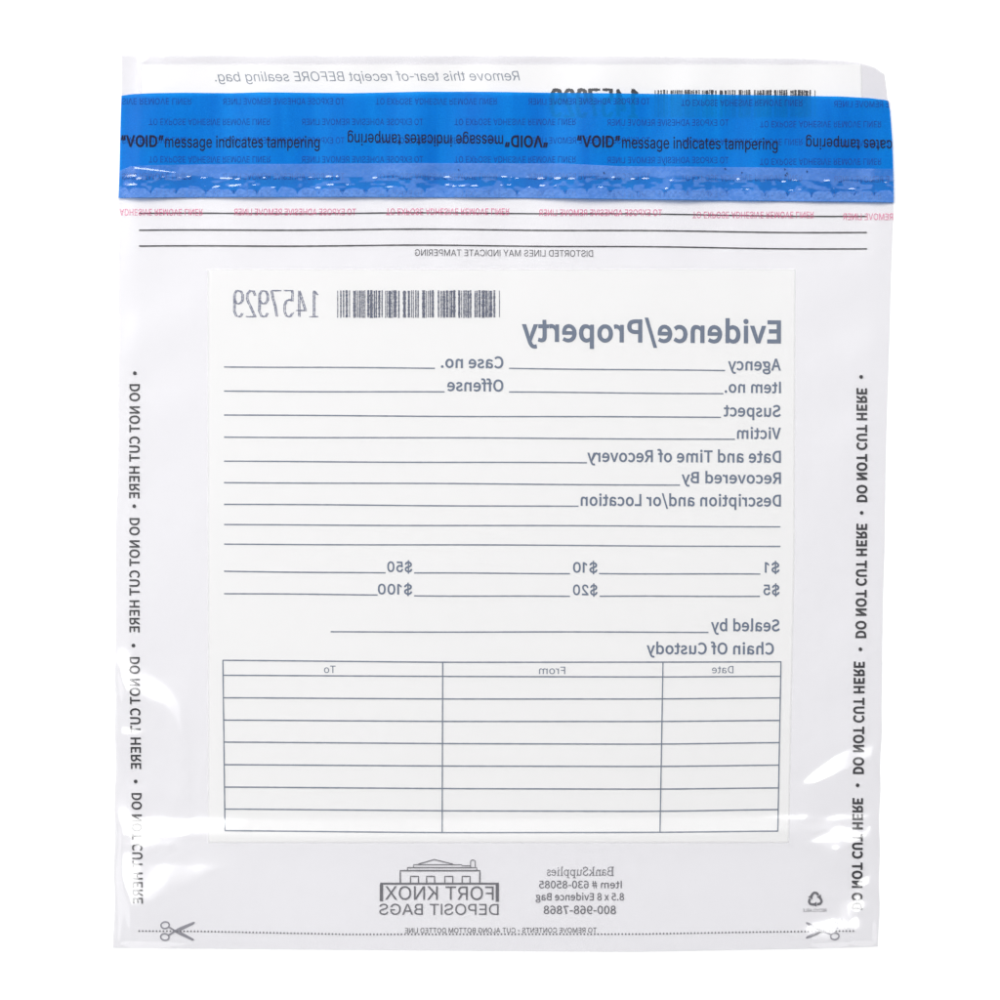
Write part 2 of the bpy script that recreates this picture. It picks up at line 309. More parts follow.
# letter outlines, 200 units to the capital height: a humanist and a grotesque alphabet
FONT = {}
FONT['humanist'] = {
  ' ': (61, ''),
  '#': (151, '28,0 44,0 51,62 92,62 84,0 101,0 108,62 136,62 136,80 110,80 116,125 142,125 142,142 118,142 125,198 109,198 102,142 61,142 68,198 52,198 45,142 17,142 17,125 43,125 37,80 11,80 11,62 35,62|53,80 59,125 100,125 94,80'),
  '-': (95, '13,67 82,67 82,86 13,86'),
  '.': (76, '38,-4 47,-1 53,5 56,15 53,25 47,32 38,34 29,32 22,25 20,15 22,5 29,-1'),
  '/': (107, '3,-49 21,-49 103,217 85,217'),
  '0': (151, '76,-4 97,1 114,13 127,34 135,63 138,101 135,138 127,167 114,187 97,200 76,204 55,200 37,187 25,167 16,138 14,101 16,63 25,34 37,13 55,1|76,17 63,20 53,29 45,46 39,69 38,101 39,132 45,155 53,171 63,181 76,184 89,181 99,171 107,155 112,132 114,101 112,69 107,46 99,29 89,20'),
  '3': (151, '72,-4 92,-1 110,6 124,18 133,34 136,53 134,69 128,82 119,92 107,99 94,104 94,106 106,111 116,119 123,128 128,140 129,154 127,171 119,185 106,195 90,201 71,204 50,200 31,192 15,180 29,164 41,174 55,181 70,183 82,182 91,178 98,171 102,162 104,152 102,139 96,129 86,121 70,115 49,114 49,94 73,93 91,87 102,79 109,68 111,54 109,42 103,31 95,24 84,19 70,17 50,20 34,29 21,40 8,24 17,16 27,8 40,2 54,-2'),
  '5': (151, '71,-4 91,-1 109,8 124,22 133,41 137,65 134,89 125,107 112,119 96,126 77,129 66,128 56,125 47,121 52,179 127,179 127,200 30,200 23,107 37,98 48,105 58,109 70,110 84,108 96,102 104,93 110,80 112,64 109,48 103,35 94,25 83,19 69,17 48,20 32,28 20,39 7,23 16,15 27,8 39,2 54,-2'),
  '6': (151, '82,-4 100,-1 116,8 128,22 137,40 140,61 137,84 130,102 118,114 103,122 84,124 68,121 52,113 39,100 42,133 49,156 60,172 74,180 90,183 102,181 113,176 122,168 136,183 124,194 108,201 89,204 67,200 46,188 30,167 19,137 15,95 19,60 28,32 42,12 61,0|39,80 53,95 67,103 80,106 93,104 103,98 110,89 115,76 116,61 114,46 110,34 102,24 93,18 82,16 68,19 57,27 48,40 42,58'),
  '7': (151, '54,0 80,0 83,44 88,82 99,116 115,150 139,185 139,200 13,200 13,179 111,179 90,146 75,114 64,80 57,42'),
  '8': (151, '76,-4 97,-1 115,6 128,17 136,32 139,48 137,63 132,76 125,86 116,94 105,101 105,102 113,109 120,117 126,127 130,138 132,150 129,168 122,182 111,193 96,200 77,203 59,201 44,194 32,183 25,169 22,152 24,140 27,130 33,121 41,113 49,106 49,105 38,98 28,89 20,78 15,65 13,50 16,32 24,18 38,6 56,-1|90,109 76,114 64,121 54,129 47,139 45,152 46,163 51,172 57,179 66,183 77,184 88,183 98,178 105,170 109,160 111,149 108,135 101,121|77,15 63,17 52,22 43,30 37,40 35,52 38,70 48,85 62,97 79,90 93,83 105,74 112,63 115,49 113,38 108,28 100,21 90,17'),
  '9': (151, '64,-4 86,0 106,13 122,34 133,66 137,109 133,143 124,169 110,188 91,200 69,204 51,201 36,192 23,178 15,160 12,139 15,116 22,99 33,86 49,78 67,76 84,79 100,87 113,100 110,68 102,44 91,29 78,20 63,17 51,19 39,24 29,32 16,17 28,6 44,-1|113,121 99,106 85,97 71,94 58,96 48,102 41,111 37,124 35,139 37,154 42,167 49,176 59,182 70,184 84,182 95,174 104,161 110,144'),
  'A': (166, '1,0 26,0 46,61 119,61 138,0 165,0 97,200 69,200|52,81 62,112 82,180 83,180 103,112 113,81'),
  'B': (179, '28,0 91,0 116,2 137,9 153,21 163,37 167,59 165,74 160,86 151,95 140,102 126,106 126,108 137,113 145,120 151,129 154,140 156,151 152,170 143,184 128,193 109,198 87,200 28,200|53,115 53,180 83,180 100,179 114,176 123,169 129,160 131,148 129,137 124,128 114,121 101,117 82,115|53,20 53,95 88,95 107,94 122,90 133,83 140,73 142,59 140,45 133,34 122,26 106,22 88,20'),
  'C': (174, '103,-4 118,-2 131,1 143,7 154,15 164,25 150,41 137,29 122,21 104,19 83,22 66,33 53,50 45,73 42,101 45,128 53,151 66,167 84,178 105,181 121,179 134,172 146,163 159,179 145,191 127,200 105,204 76,199 51,186 32,164 20,135 16,100 20,64 32,35 51,14 75,1'),
  'D': (188, '28,0 79,0 111,4 137,17 156,38 168,66 172,101 168,136 156,163 137,183 111,196 77,200 28,200|53,21 53,180 75,180 101,176 120,166 135,150 143,128 146,101 143,73 135,51 120,34 101,24 75,21'),
  'E': (161, '28,0 146,0 146,22 53,22 53,94 129,94 129,116 53,116 53,179 143,179 143,200 28,200'),
  'F': (151, '28,0 53,0 53,90 129,90 129,111 53,111 53,179 143,179 143,200 28,200'),
  'H': (199, '28,0 53,0 53,94 146,94 146,0 171,0 171,200 146,200 146,116 53,116 53,200 28,200'),
  'I': (80, '28,0 53,0 53,200 28,200'),
  'L': (148, '28,0 140,0 140,22 53,22 53,200 28,200'),
  'N': (197, '28,0 51,0 51,105 51,126 50,147 48,168 49,168 71,126 144,0 170,0 170,200 146,200 146,96 146,75 148,53 149,33 148,33 126,74 53,200 28,200'),
  'O': (202, '101,-4 129,1 153,15 171,36 183,65 187,101 183,136 171,165 153,186 129,199 101,204 73,199 49,186 31,165 20,136 16,101 20,65 31,36 49,15 73,1|101,19 81,22 65,33 52,50 44,73 42,101 44,128 52,151 65,167 81,178 101,181 121,178 138,167 150,151 158,128 161,101 158,73 150,50 138,33 121,22'),
  'P': (173, '28,0 53,0 53,80 86,80 110,82 131,89 146,101 156,119 159,141 156,164 146,181 130,192 110,198 85,200 28,200|53,100 53,180 81,180 100,178 115,174 126,167 132,157 134,141 132,126 126,114 116,106 101,102 82,100'),
  'R': (173, '53,105 53,180 86,180 103,178 117,175 127,168 133,158 135,144 133,130 127,119 117,111 103,107 86,105|137,0 166,0 115,88 130,93 142,101 152,113 158,127 160,144 157,166 147,182 132,192 113,198 90,200 28,200 28,0 53,0 53,85 89,85'),
  'S': (163, '83,-4 106,-1 125,7 139,20 148,35 151,53 149,69 143,82 134,92 123,100 110,107 81,119 72,123 63,128 55,134 50,142 48,153 50,162 55,170 62,176 73,180 85,181 103,179 118,173 131,163 144,179 128,192 108,200 85,204 65,201 48,194 34,183 25,168 22,151 25,135 31,122 41,112 52,105 63,99 92,87 103,82 112,77 119,70 124,62 125,51 123,40 118,31 109,24 98,20 83,19 63,22 44,30 28,43 13,26 24,16 37,8 51,2 66,-2'),
  'T': (163, '69,0 94,0 94,179 155,179 155,200 8,200 8,179 69,179'),
  'U': (197, '98,-4 122,-1 141,8 157,24 167,49 170,82 170,200 146,200 146,82 144,57 137,39 127,27 114,21 98,19 84,21 71,27 61,39 54,57 52,82 52,200 27,200 27,82 30,49 40,24 56,8 75,-1'),
  'V': (157, '64,0 93,0 157,200 131,200 99,92 80,26 79,26 59,92 27,200 0,200'),
  'a': (154, '59,-4 77,-1 93,7 108,18 109,18 111,0 132,0 132,91 130,112 124,128 114,141 100,149 80,152 58,149 38,142 22,133 32,115 45,123 60,129 76,131 89,129 98,124 103,115 106,105 107,94 73,88 48,81 30,70 19,56 16,38 18,24 24,12 33,4 45,-2|66,17 58,17 51,20 45,25 41,31 40,40 42,51 49,60 62,67 81,73 107,77 107,36 93,25 80,19'),
  'b': (169, '90,-4 110,0 128,10 142,26 151,49 155,76 152,102 145,123 133,139 117,149 96,152 79,149 64,142 49,131 50,158 50,217 25,217 25,0 45,0 47,15 48,15 62,5 76,-1|86,17 75,19 63,24 50,33 50,111 64,122 77,129 89,131 104,128 116,121 123,110 127,95 129,76 127,56 121,40 112,28 100,20'),
  'c': (139, '83,-4 101,-1 117,5 132,15 121,32 110,24 99,19 86,17 70,20 58,27 48,39 42,55 40,74 42,93 48,109 58,121 71,128 86,131 97,129 107,125 116,118 129,135 117,143 103,150 85,152 63,149 44,139 28,123 18,101 14,74 18,47 27,25 42,10 61,0'),
  'd': (169, '76,-4 93,-1 108,7 121,17 121,17 124,0 144,0 144,217 119,217 119,160 120,135 108,144 94,150 79,152 59,148 41,138 27,122 18,100 14,74 17,47 25,25 38,10 55,0|81,17 67,20 55,27 47,39 42,55 40,74 42,93 48,109 58,121 69,128 83,131 95,129 107,124 119,115 119,38 107,26 94,20'),
  'e': (151, '85,-4 104,-2 120,4 134,11 125,28 114,22 101,18 88,16 72,19 59,26 49,36 42,51 39,68 139,68 140,82 137,106 130,125 118,140 101,149 80,152 61,148 43,138 28,122 18,101 14,74 18,47 28,26 43,10 63,0|38,86 42,102 49,115 58,124 69,130 81,132 94,130 104,124 112,115 116,102 118,86'),
  'f': (89, '9,128 29,128 29,0 54,0 54,128 85,128 85,148 54,148 54,172 55,182 57,190 62,196 67,200 75,201 80,200 86,199 92,197 97,216 90,219 81,220 72,221 57,219 44,212 36,202 31,189 29,172 29,148 9,147'),
  'g': (154, '75,-68 100,-66 121,-58 137,-47 147,-33 150,-17 148,-4 142,6 131,13 117,17 98,18 69,18 59,19 52,21 47,25 44,29 43,34 45,42 48,47 53,52 60,49 67,48 75,47 92,49 107,56 119,67 126,81 129,98 128,111 123,121 117,129 147,129 147,148 96,148 90,150 83,151 75,152 58,150 42,143 30,132 22,117 19,99 22,83 29,69 39,59 39,58 31,51 25,42 22,31 24,20 29,12 36,6 36,5 24,-5 16,-16 14,-29 17,-43 25,-54 38,-62 55,-67|75,64 65,65 56,70 50,77 45,87 43,99 45,111 49,121 56,128 65,132 75,134 85,132 94,128 100,121 105,111 106,99 105,87 100,77 93,70 85,65|79,-51 64,-50 52,-46 43,-41 38,-34 36,-25 37,-17 42,-8 51,0 57,-1 64,-2 70,-2 95,-2 106,-3 115,-5 121,-8 124,-14 126,-21 123,-30 117,-38 107,-45 94,-49'),
  'h': (166, '25,0 50,0 50,108 64,120 77,128 91,130 101,129 109,124 114,117 118,105 119,91 119,0 144,0 144,94 142,114 137,131 128,142 115,150 98,152 80,149 63,140 49,127 50,158 50,217 25,217'),
  'i': (75, '25,0 50,0 50,148 25,148|38,179 46,181 52,187 54,195 52,204 46,209 38,211 29,209 23,204 21,195 23,187 29,181'),
  'l': (77, '51,-4 57,-3 62,-2 66,-1 62,18 57,17 54,18 51,22 50,28 50,217 25,217 25,29 26,18 29,9 34,2 41,-2'),
  'm': (253, '25,0 50,0 50,108 63,120 76,128 87,130 97,129 105,124 111,117 114,105 115,91 115,0 140,0 140,108 153,120 165,128 177,130 187,129 195,124 200,117 204,105 205,91 205,0 229,0 229,94 228,114 222,131 214,142 201,150 185,152 167,148 151,138 136,124 131,133 125,141 117,147 107,151 95,152 78,149 62,139 49,127 48,127 46,148 25,148'),
  'n': (166, '25,0 50,0 50,108 64,120 77,128 91,130 101,129 109,124 114,117 118,105 119,91 119,0 144,0 144,94 142,114 137,131 128,142 115,150 98,152 79,149 63,139 49,127 48,127 46,148 25,148'),
  'o': (165, '83,-4 104,0 122,10 138,25 148,47 151,74 148,101 138,123 122,139 104,149 83,152 62,149 43,139 28,123 18,101 14,74 18,47 28,25 43,10 62,0|83,17 68,20 57,27 48,39 42,55 40,74 42,93 48,109 57,121 68,128 83,131 97,128 109,121 118,109 124,93 126,74 124,55 118,39 109,27 97,20'),
  'p': (169, '25,-62 50,-62 50,-12 49,14 63,4 77,-2 90,-4 110,0 128,10 142,26 151,49 155,76 152,102 145,123 133,139 117,149 96,152 79,149 63,141 49,131 48,131 46,148 25,148|86,17 75,19 63,24 50,33 50,111 64,122 77,129 89,131 104,128 116,121 123,110 127,95 129,76 127,56 121,40 112,28 100,20'),
  'r': (106, '25,0 50,0 50,95 57,108 64,118 72,125 80,128 87,130 93,129 97,129 102,127 106,149 102,151 97,152 91,152 75,148 60,138 49,121 48,121 46,148 25,148'),
  's': (128, '64,-4 83,-1 98,5 109,15 115,27 118,40 115,55 108,66 98,74 86,80 73,85 63,89 54,93 47,98 42,104 41,111 42,118 45,124 50,128 58,131 68,133 80,131 91,126 102,120 114,135 101,144 85,150 68,152 50,150 36,144 26,135 19,123 17,110 19,96 26,86 36,78 48,72 60,67 70,63 79,59 87,54 92,47 94,39 93,32 89,25 83,20 75,17 65,16 48,18 34,24 21,34 9,17 25,6 43,-1'),
  't': (103, '71,-4 81,-3 90,-1 99,2 94,21 89,19 83,17 77,17 68,18 62,21 57,27 55,35 54,45 54,128 95,128 95,148 54,148 54,190 34,190 31,148 7,147 7,128 29,128 29,46 31,29 35,16 43,5 55,-1'),
  'u': (166, '68,-4 87,0 103,9 117,23 118,23 120,0 141,0 141,148 116,148 116,43 103,29 90,21 76,18 65,19 58,24 52,32 49,43 48,57 48,148 23,148 23,54 25,34 30,18 39,6 52,-1'),
  'v': (142, '57,0 86,0 139,148 114,148 86,64 72,20 71,20 57,64 29,148 4,148'),
  'x': (136, '4,0 30,0 50,35 65,61 67,61 83,35 105,0 132,0 83,75 128,148 102,148 84,116 71,91 69,91 55,116 35,148 8,148 53,77'),
  'y': (142, '28,-64 44,-61 57,-54 67,-43 76,-29 83,-13 139,148 114,148 88,66 76,24 74,24 59,66 29,148 4,148 63,0 60,-11 55,-22 50,-31 44,-37 36,-42 26,-43 22,-43 18,-42 15,-41 10,-61 15,-62 21,-63'),
}
FONT['grotesque'] = {
  ' ': (74, ''),
  '$': (176, '20,33 25,24 40,9 51,4 62,-0 73,-3 79,-3 79,-29 96,-29 96,-3 103,-3 115,-0 126,4 136,9 141,14 152,25 157,34 160,47 160,61 158,73 151,84 141,93 129,101 121,104 96,112 96,180 109,178 119,172 126,165 130,157 133,149 158,149 156,160 154,167 148,176 144,182 134,190 125,196 116,200 96,203 96,229 79,229 79,202 67,200 55,196 44,190 32,180 29,176 24,167 21,158 20,148 22,136 26,124 36,112 44,106 57,99 79,92 79,20 65,23 54,29 48,35 45,40 42,46 41,54 15,54 17,42|96,20 96,87 115,80 127,74 131,70 134,65 136,59 136,53 134,43 130,36 125,31 119,27 107,22 99,20|46,139 45,147 46,152 48,159 53,167 60,173 66,176 79,180 79,117 68,120 56,127 50,132'),
  '-': (112, '14,74 98,74 98,96 14,96'),
  '.': (74, '20,11 22,7 26,2 34,-2 41,-2 49,2 53,7 55,11 55,21 52,27 46,32 42,34 33,34 27,30 22,25 20,21 19,17'),
  '0': (178, '28,43 33,30 40,21 52,8 62,3 68,1 74,-1 88,-3 104,-1 116,3 127,9 137,19 145,30 150,43 156,60 158,77 159,105 156,140 150,157 146,167 138,180 127,190 116,197 104,201 91,203 74,201 62,197 52,191 41,180 34,169 26,154 22,137 20,115 19,95 22,64|48,55 45,68 43,104 45,132 48,142 51,151 58,164 65,172 71,176 80,180 87,181 96,180 101,179 107,176 112,172 120,164 126,154 133,132 135,118 135,82 133,68 126,46 120,36 112,28 109,25 99,21 88,19 71,24 65,28 58,36 52,46'),
  '1': (130, '83,0 108,0 108,200 80,200 34,166 34,139 83,174'),
  '2': (178, '25,0 153,0 153,22 60,22 60,24 105,71 132,102 139,111 146,123 148,131 150,144 149,158 146,165 142,175 136,183 129,190 118,196 103,202 91,203 76,202 64,198 56,195 48,190 38,180 34,174 29,164 27,155 26,142 50,142 50,150 54,162 58,167 63,173 74,179 79,180 90,181 102,179 107,177 113,173 121,165 124,157 126,145 122,129 111,111 25,19'),
  '5': (178, '28,32 38,18 46,10 55,4 63,0 78,-2 96,-2 111,1 131,12 139,20 144,29 150,41 153,51 154,66 152,83 150,90 141,106 136,112 130,118 117,126 107,130 100,131 82,131 76,130 70,128 58,122 54,119 53,119 53,121 59,178 144,178 144,200 38,200 26,99 50,97 66,106 85,109 95,108 103,106 113,100 119,93 123,87 126,82 128,73 129,62 126,46 119,35 109,25 99,21 96,20 79,20 74,21 68,24 60,29 54,36 50,43 48,51 23,51 24,43'),
  'A': (189, '6,0 33,0 34,1 53,56 135,56 154,1 155,0 182,0 109,200 79,200 78,199|60,78 84,145 94,179 116,111 128,78'),
  'B': (179, '24,0 101,0 123,2 134,6 144,12 154,21 157,26 164,43 164,64 162,72 154,86 143,97 131,102 124,103 124,105 134,108 139,111 147,118 152,125 155,132 156,137 157,145 156,154 150,173 141,185 136,190 119,197 105,200 24,200|49,22 49,91 100,91 111,90 118,87 126,82 132,77 135,72 140,58 140,47 139,45 135,38 132,33 128,30 118,25 106,22|49,112 49,178 97,178 107,177 118,173 124,167 128,162 132,153 132,139 127,128 119,120 113,116 108,114 96,112'),
  'C': (201, '26,46 36,31 49,18 59,10 73,3 87,-1 103,-3 126,-1 143,5 153,11 162,18 171,28 176,36 184,53 186,63 161,63 156,49 149,40 135,28 129,26 113,21 96,22 87,24 82,25 72,30 65,36 56,46 49,57 44,71 42,88 41,104 44,128 48,142 55,154 65,164 72,170 82,175 92,178 113,179 124,177 135,172 149,160 156,151 159,144 161,137 186,137 184,146 181,154 174,167 168,176 156,186 141,196 126,201 107,203 87,201 73,197 59,190 49,182 36,169 27,155 20,137 17,121 16,105 17,79 20,63'),
  'D': (197, '24,0 91,0 106,1 122,4 138,12 148,18 162,33 171,49 178,65 180,80 181,95 180,121 177,138 171,152 162,168 151,179 139,188 124,195 108,199 93,200 24,200|49,22 49,178 90,178 102,177 116,172 126,168 133,163 139,157 143,152 148,143 153,130 156,117 157,104 156,84 153,70 148,57 143,48 134,38 125,32 115,28 101,23 96,22'),
  'E': (165, '24,0 148,0 148,22 49,22 49,90 140,90 140,112 49,112 49,178 146,178 146,200 24,200'),
  'F': (161, '24,0 49,0 49,87 136,87 136,109 49,109 49,178 145,178 145,200 24,200'),
  'G': (205, '26,46 36,31 47,18 59,10 73,3 88,-1 104,-3 122,-2 147,6 160,15 169,24 177,36 184,52 187,62 188,67 188,101 111,101 111,78 163,78 162,71 160,59 156,48 150,40 143,32 135,28 125,24 113,22 103,21 93,22 88,24 72,30 65,36 56,46 49,57 44,70 42,88 41,104 44,130 48,142 55,154 65,164 72,170 82,175 92,178 113,179 119,178 129,174 140,168 147,162 152,155 158,142 160,137 186,137 184,146 177,164 165,178 159,184 151,190 137,197 125,201 106,203 87,201 72,197 59,190 47,182 36,169 26,154 20,137 17,121 16,105 17,79 20,63'),
  'H': (203, '24,0 49,0 49,91 154,91 154,0 180,0 180,200 154,200 154,114 49,114 49,200 24,200'),
  'I': (60, '18,0 42,0 42,200 18,200'),
  'K': (183, '24,0 49,0 49,66 78,96 79,95 146,0 176,0 96,113 176,200 143,200 83,135 55,103 49,96 49,200 24,200'),
  'L': (154, '24,0 142,0 142,22 49,22 49,200 24,200'),
  'M': (247, '24,0 48,0 48,150 47,160 47,170 68,112 112,0 134,0 134,1 183,124 190,145 199,170 199,141 198,133 198,0 223,0 223,200 187,200 186,199 142,81 134,64 124,28 118,47 110,73 60,199 60,200 24,200'),
  'N': (206, '24,0 49,0 49,134 48,158 48,168 79,114 151,1 152,0 182,0 182,200 157,200 157,58 158,37 158,30 140,64 55,199 54,200 24,200'),
  'O': (210, '26,46 36,31 49,18 59,10 73,3 87,-1 103,-3 123,-1 137,3 151,10 161,18 174,31 182,44 190,63 193,79 194,105 192,123 188,142 182,154 174,169 161,182 151,190 136,198 123,201 107,203 87,201 73,197 59,190 49,182 36,169 27,155 20,137 17,121 16,105 17,79 20,63|44,67 42,82 41,96 42,118 44,131 49,143 55,153 62,161 67,166 74,171 83,175 92,178 102,179 118,178 127,175 137,170 144,165 154,154 162,142 166,130 168,112 168,88 166,70 162,58 154,46 144,35 137,30 127,25 118,22 102,21 92,22 87,24 72,30 62,39 49,57'),
  'P': (175, '24,0 49,0 49,73 96,73 108,74 119,76 130,80 138,86 147,95 153,104 156,112 160,124 161,134 160,149 156,161 153,169 147,178 140,185 131,192 119,196 103,200 24,200|49,95 49,178 93,178 102,177 109,176 117,172 123,168 127,164 131,158 135,145 135,128 131,115 122,104 112,98 98,96'),
  'R': (177, '24,0 49,0 49,78 96,78 138,1 139,0 168,0 124,82 124,82 131,85 140,91 148,99 158,116 161,135 160,151 157,163 148,178 140,186 131,192 119,196 103,200 24,200|49,100 49,178 94,178 108,176 117,173 128,164 134,153 136,136 134,124 128,113 123,108 110,102 99,100'),
  'S': (176, '20,33 25,24 40,9 56,2 73,-3 103,-3 121,2 128,4 137,10 152,25 157,34 160,43 161,56 160,64 158,73 151,84 141,93 127,102 105,110 84,114 68,120 61,124 56,127 50,132 46,139 45,147 46,152 48,159 51,164 57,171 66,176 79,180 101,179 110,177 117,174 126,165 130,157 133,149 158,149 156,158 154,167 148,176 140,186 125,196 112,200 99,202 86,203 65,200 55,196 44,190 38,186 29,176 24,167 22,163 21,158 20,148 22,136 26,123 36,112 44,106 57,99 115,80 126,75 131,70 135,61 136,53 134,43 130,36 125,31 119,27 105,21 90,19 75,20 65,23 54,29 48,35 45,40 42,46 41,54 15,54 17,42'),
  'T': (176, '76,0 101,0 101,178 164,178 164,200 12,200 12,178 76,178'),
  'U': (203, '28,41 33,31 39,23 50,13 61,6 71,2 86,-2 106,-3 118,-2 130,0 146,8 154,13 164,22 170,32 176,44 179,54 180,58 180,200 154,200 154,60 152,52 144,39 137,32 130,27 121,22 104,20 90,21 82,23 66,32 59,38 54,45 52,53 49,68 49,200 24,200 24,65 25,54'),
  'V': (189, '18,168 80,1 80,0 109,0 182,200 155,200 154,199 118,95 95,21 85,55 76,80 34,199 33,200 6,200'),
  'X': (186, '7,0 36,0 80,63 89,77 93,86 98,77 113,54 150,0 179,0 108,103 175,200 147,200 118,159 106,141 94,120 92,121 81,141 41,200 12,200 78,103'),
  'Y': (186, '6,200 80,82 80,0 105,0 105,82 179,200 150,200 149,199 110,135 100,117 93,102 76,135 37,199 36,200'),
  'a': (153, '15,25 23,12 30,6 38,2 51,-2 73,-3 85,0 95,6 107,20 109,20 109,0 132,0 132,110 130,117 127,126 123,132 117,139 105,146 95,149 78,151 66,151 52,148 37,141 24,129 20,123 16,114 38,108 40,109 42,114 48,120 54,124 62,128 69,130 84,130 91,128 99,124 105,117 108,108 108,96 106,93 103,92 90,88 49,83 36,79 30,76 19,66 14,57 12,40|38,32 36,40 38,50 40,53 45,58 54,62 68,66 80,67 94,70 102,72 108,75 108,47 106,43 104,37 101,32 90,23 85,20 76,18 60,18 54,20 44,24 40,29'),
  'b': (167, '21,0 44,0 44,23 46,23 48,21 52,14 60,6 68,1 75,-2 81,-3 93,-3 103,-2 113,1 123,6 134,16 139,23 146,36 150,47 153,58 153,90 150,105 146,114 139,126 134,133 123,142 113,147 103,150 93,151 80,151 67,147 60,142 52,134 48,128 46,126 45,126 45,200 21,200|49,45 46,57 44,76 46,95 53,111 64,124 70,127 77,129 85,130 95,129 102,126 110,122 118,115 121,110 124,105 127,95 129,77 127,54 124,47 116,32 110,26 102,22 95,19 89,18 78,19 70,22 61,28 53,37'),
  'c': (156, '18,44 22,33 28,23 32,18 46,6 58,0 72,-2 94,-2 109,2 125,11 134,22 138,28 143,40 120,46 115,35 106,26 95,20 79,18 72,19 65,22 58,26 46,39 40,56 38,63 38,85 40,92 46,109 50,115 58,122 65,126 72,129 79,130 95,128 106,122 114,114 118,104 120,103 142,109 140,114 134,127 128,134 120,140 110,146 97,150 91,151 72,150 58,148 46,141 39,136 28,125 22,113 16,101 14,90 13,71 14,58'),
  'd': (167, '21,33 34,16 44,6 54,1 64,-2 86,-3 98,0 109,8 113,12 121,23 123,23 123,0 146,0 146,200 122,200 122,126 120,126 119,127 113,136 105,143 98,148 87,151 68,150 54,147 44,142 37,136 28,126 22,114 18,105 14,85 13,71 14,58|44,43 38,63 38,86 43,103 46,110 48,114 57,122 65,126 74,130 82,130 90,129 97,127 103,124 114,111 118,103 122,82 123,72 122,63 118,46 114,37 106,28 97,22 89,19 78,18 69,20 57,26 50,32 46,38'),
  'e': (159, '18,43 22,33 28,23 32,18 46,6 58,0 74,-2 94,-3 102,-2 118,4 126,10 134,17 141,28 143,36 120,41 115,32 108,24 97,20 90,18 81,18 68,20 60,24 56,26 50,32 43,42 38,56 38,67 146,67 146,86 143,102 140,111 136,120 128,132 124,136 111,144 90,151 72,150 57,148 45,141 38,136 28,125 22,113 16,101 14,89 13,70 14,58|38,87 38,92 40,99 46,112 55,120 64,127 79,130 87,130 97,127 108,120 113,113 118,105 120,98 121,91 121,87'),
  'f': (100, '32,0 56,0 56,129 90,129 90,149 56,149 56,171 58,177 60,179 65,184 68,186 84,186 89,184 95,204 94,206 84,208 66,208 53,204 48,202 38,191 34,185 33,182 32,179 32,149 3,149 3,129 32,129'),
  'g': (167, '20,-27 25,-36 38,-48 50,-54 70,-59 94,-59 106,-56 123,-49 129,-44 138,-35 144,-25 146,-6 146,149 123,149 123,125 121,125 120,127 109,141 105,143 100,147 87,151 68,150 54,147 44,142 37,136 28,126 22,114 16,102 14,91 13,78 14,59 16,48 22,36 28,25 37,16 44,10 52,6 64,3 86,2 98,6 105,9 114,17 119,26 120,27 122,27 122,-5 121,-14 117,-23 114,-27 110,-30 103,-34 94,-37 72,-38 61,-35 52,-30 40,-16|41,53 38,65 38,87 40,94 46,110 54,120 63,126 69,128 75,130 83,130 97,127 104,123 110,117 118,103 121,96 123,73 122,58 118,49 114,40 107,32 97,26 87,24 79,23 65,26 57,30 50,36 44,47'),
  'h': (161, '21,0 45,0 45,98 47,105 52,116 63,125 75,129 90,128 100,126 108,119 112,112 115,104 116,95 116,0 140,0 140,107 138,117 135,124 129,134 123,140 116,145 107,148 91,151 78,150 68,146 60,142 56,138 51,134 45,126 45,200 21,200'),
  'i': (66, '21,0 45,0 45,149 21,149|18,183 25,176 32,174 40,176 43,178 47,182 50,189 50,193 46,200 41,204 34,206 26,204 23,202 18,197 16,191'),
  'l': (74, '24,15 28,9 32,6 37,2 44,0 57,-1 71,1 67,21 62,21 56,20 50,22 46,25 45,32 45,200 21,200 21,31 22,22'),
  'm': (240, '21,0 45,0 45,102 49,114 58,124 67,128 80,130 93,127 104,117 107,110 108,104 108,0 132,0 132,103 136,114 138,118 145,124 152,128 167,130 179,127 185,124 191,117 194,110 195,102 195,0 219,0 219,103 216,120 212,131 208,136 202,142 196,146 187,150 178,152 170,152 157,150 143,144 130,132 128,129 125,122 124,122 119,134 112,143 105,147 96,151 85,152 74,150 62,145 51,135 44,122 44,149 21,149'),
  'n': (161, '21,0 45,0 45,98 47,105 52,116 63,125 75,129 90,128 100,126 108,119 112,112 115,104 116,95 116,0 140,0 140,107 138,117 134,126 130,133 123,140 116,145 107,148 91,151 82,150 73,148 63,144 56,138 50,132 44,123 44,149 21,149'),
  'o': (163, '18,44 22,33 28,23 32,18 46,6 57,1 72,-2 91,-2 106,0 117,6 125,12 136,24 142,34 145,43 149,58 150,78 148,92 146,104 142,113 135,125 126,135 116,142 107,147 96,150 84,151 68,150 57,147 44,140 37,135 28,125 22,113 16,101 14,90 13,71 14,58|44,43 38,63 38,85 43,102 46,109 50,115 59,124 65,126 75,130 83,130 91,129 98,126 106,122 112,116 116,111 121,101 126,81 126,72 125,63 122,47 117,38 106,26 100,22 91,19 79,18 69,20 58,26 46,38'),
  'p': (167, '21,-56 45,-56 45,23 48,21 52,14 60,6 68,1 81,-3 99,-2 113,1 123,6 134,16 140,24 146,34 150,47 153,58 153,90 150,102 144,117 139,126 134,133 123,142 113,147 103,150 93,151 80,151 70,148 67,147 60,142 52,134 48,128 46,126 44,126 44,149 21,149|49,45 46,57 44,76 46,95 53,111 64,124 70,127 77,129 85,130 95,129 102,126 110,122 118,115 121,110 124,105 127,95 129,77 127,54 124,47 116,32 110,26 102,22 95,19 89,18 78,19 70,22 61,28 53,37'),
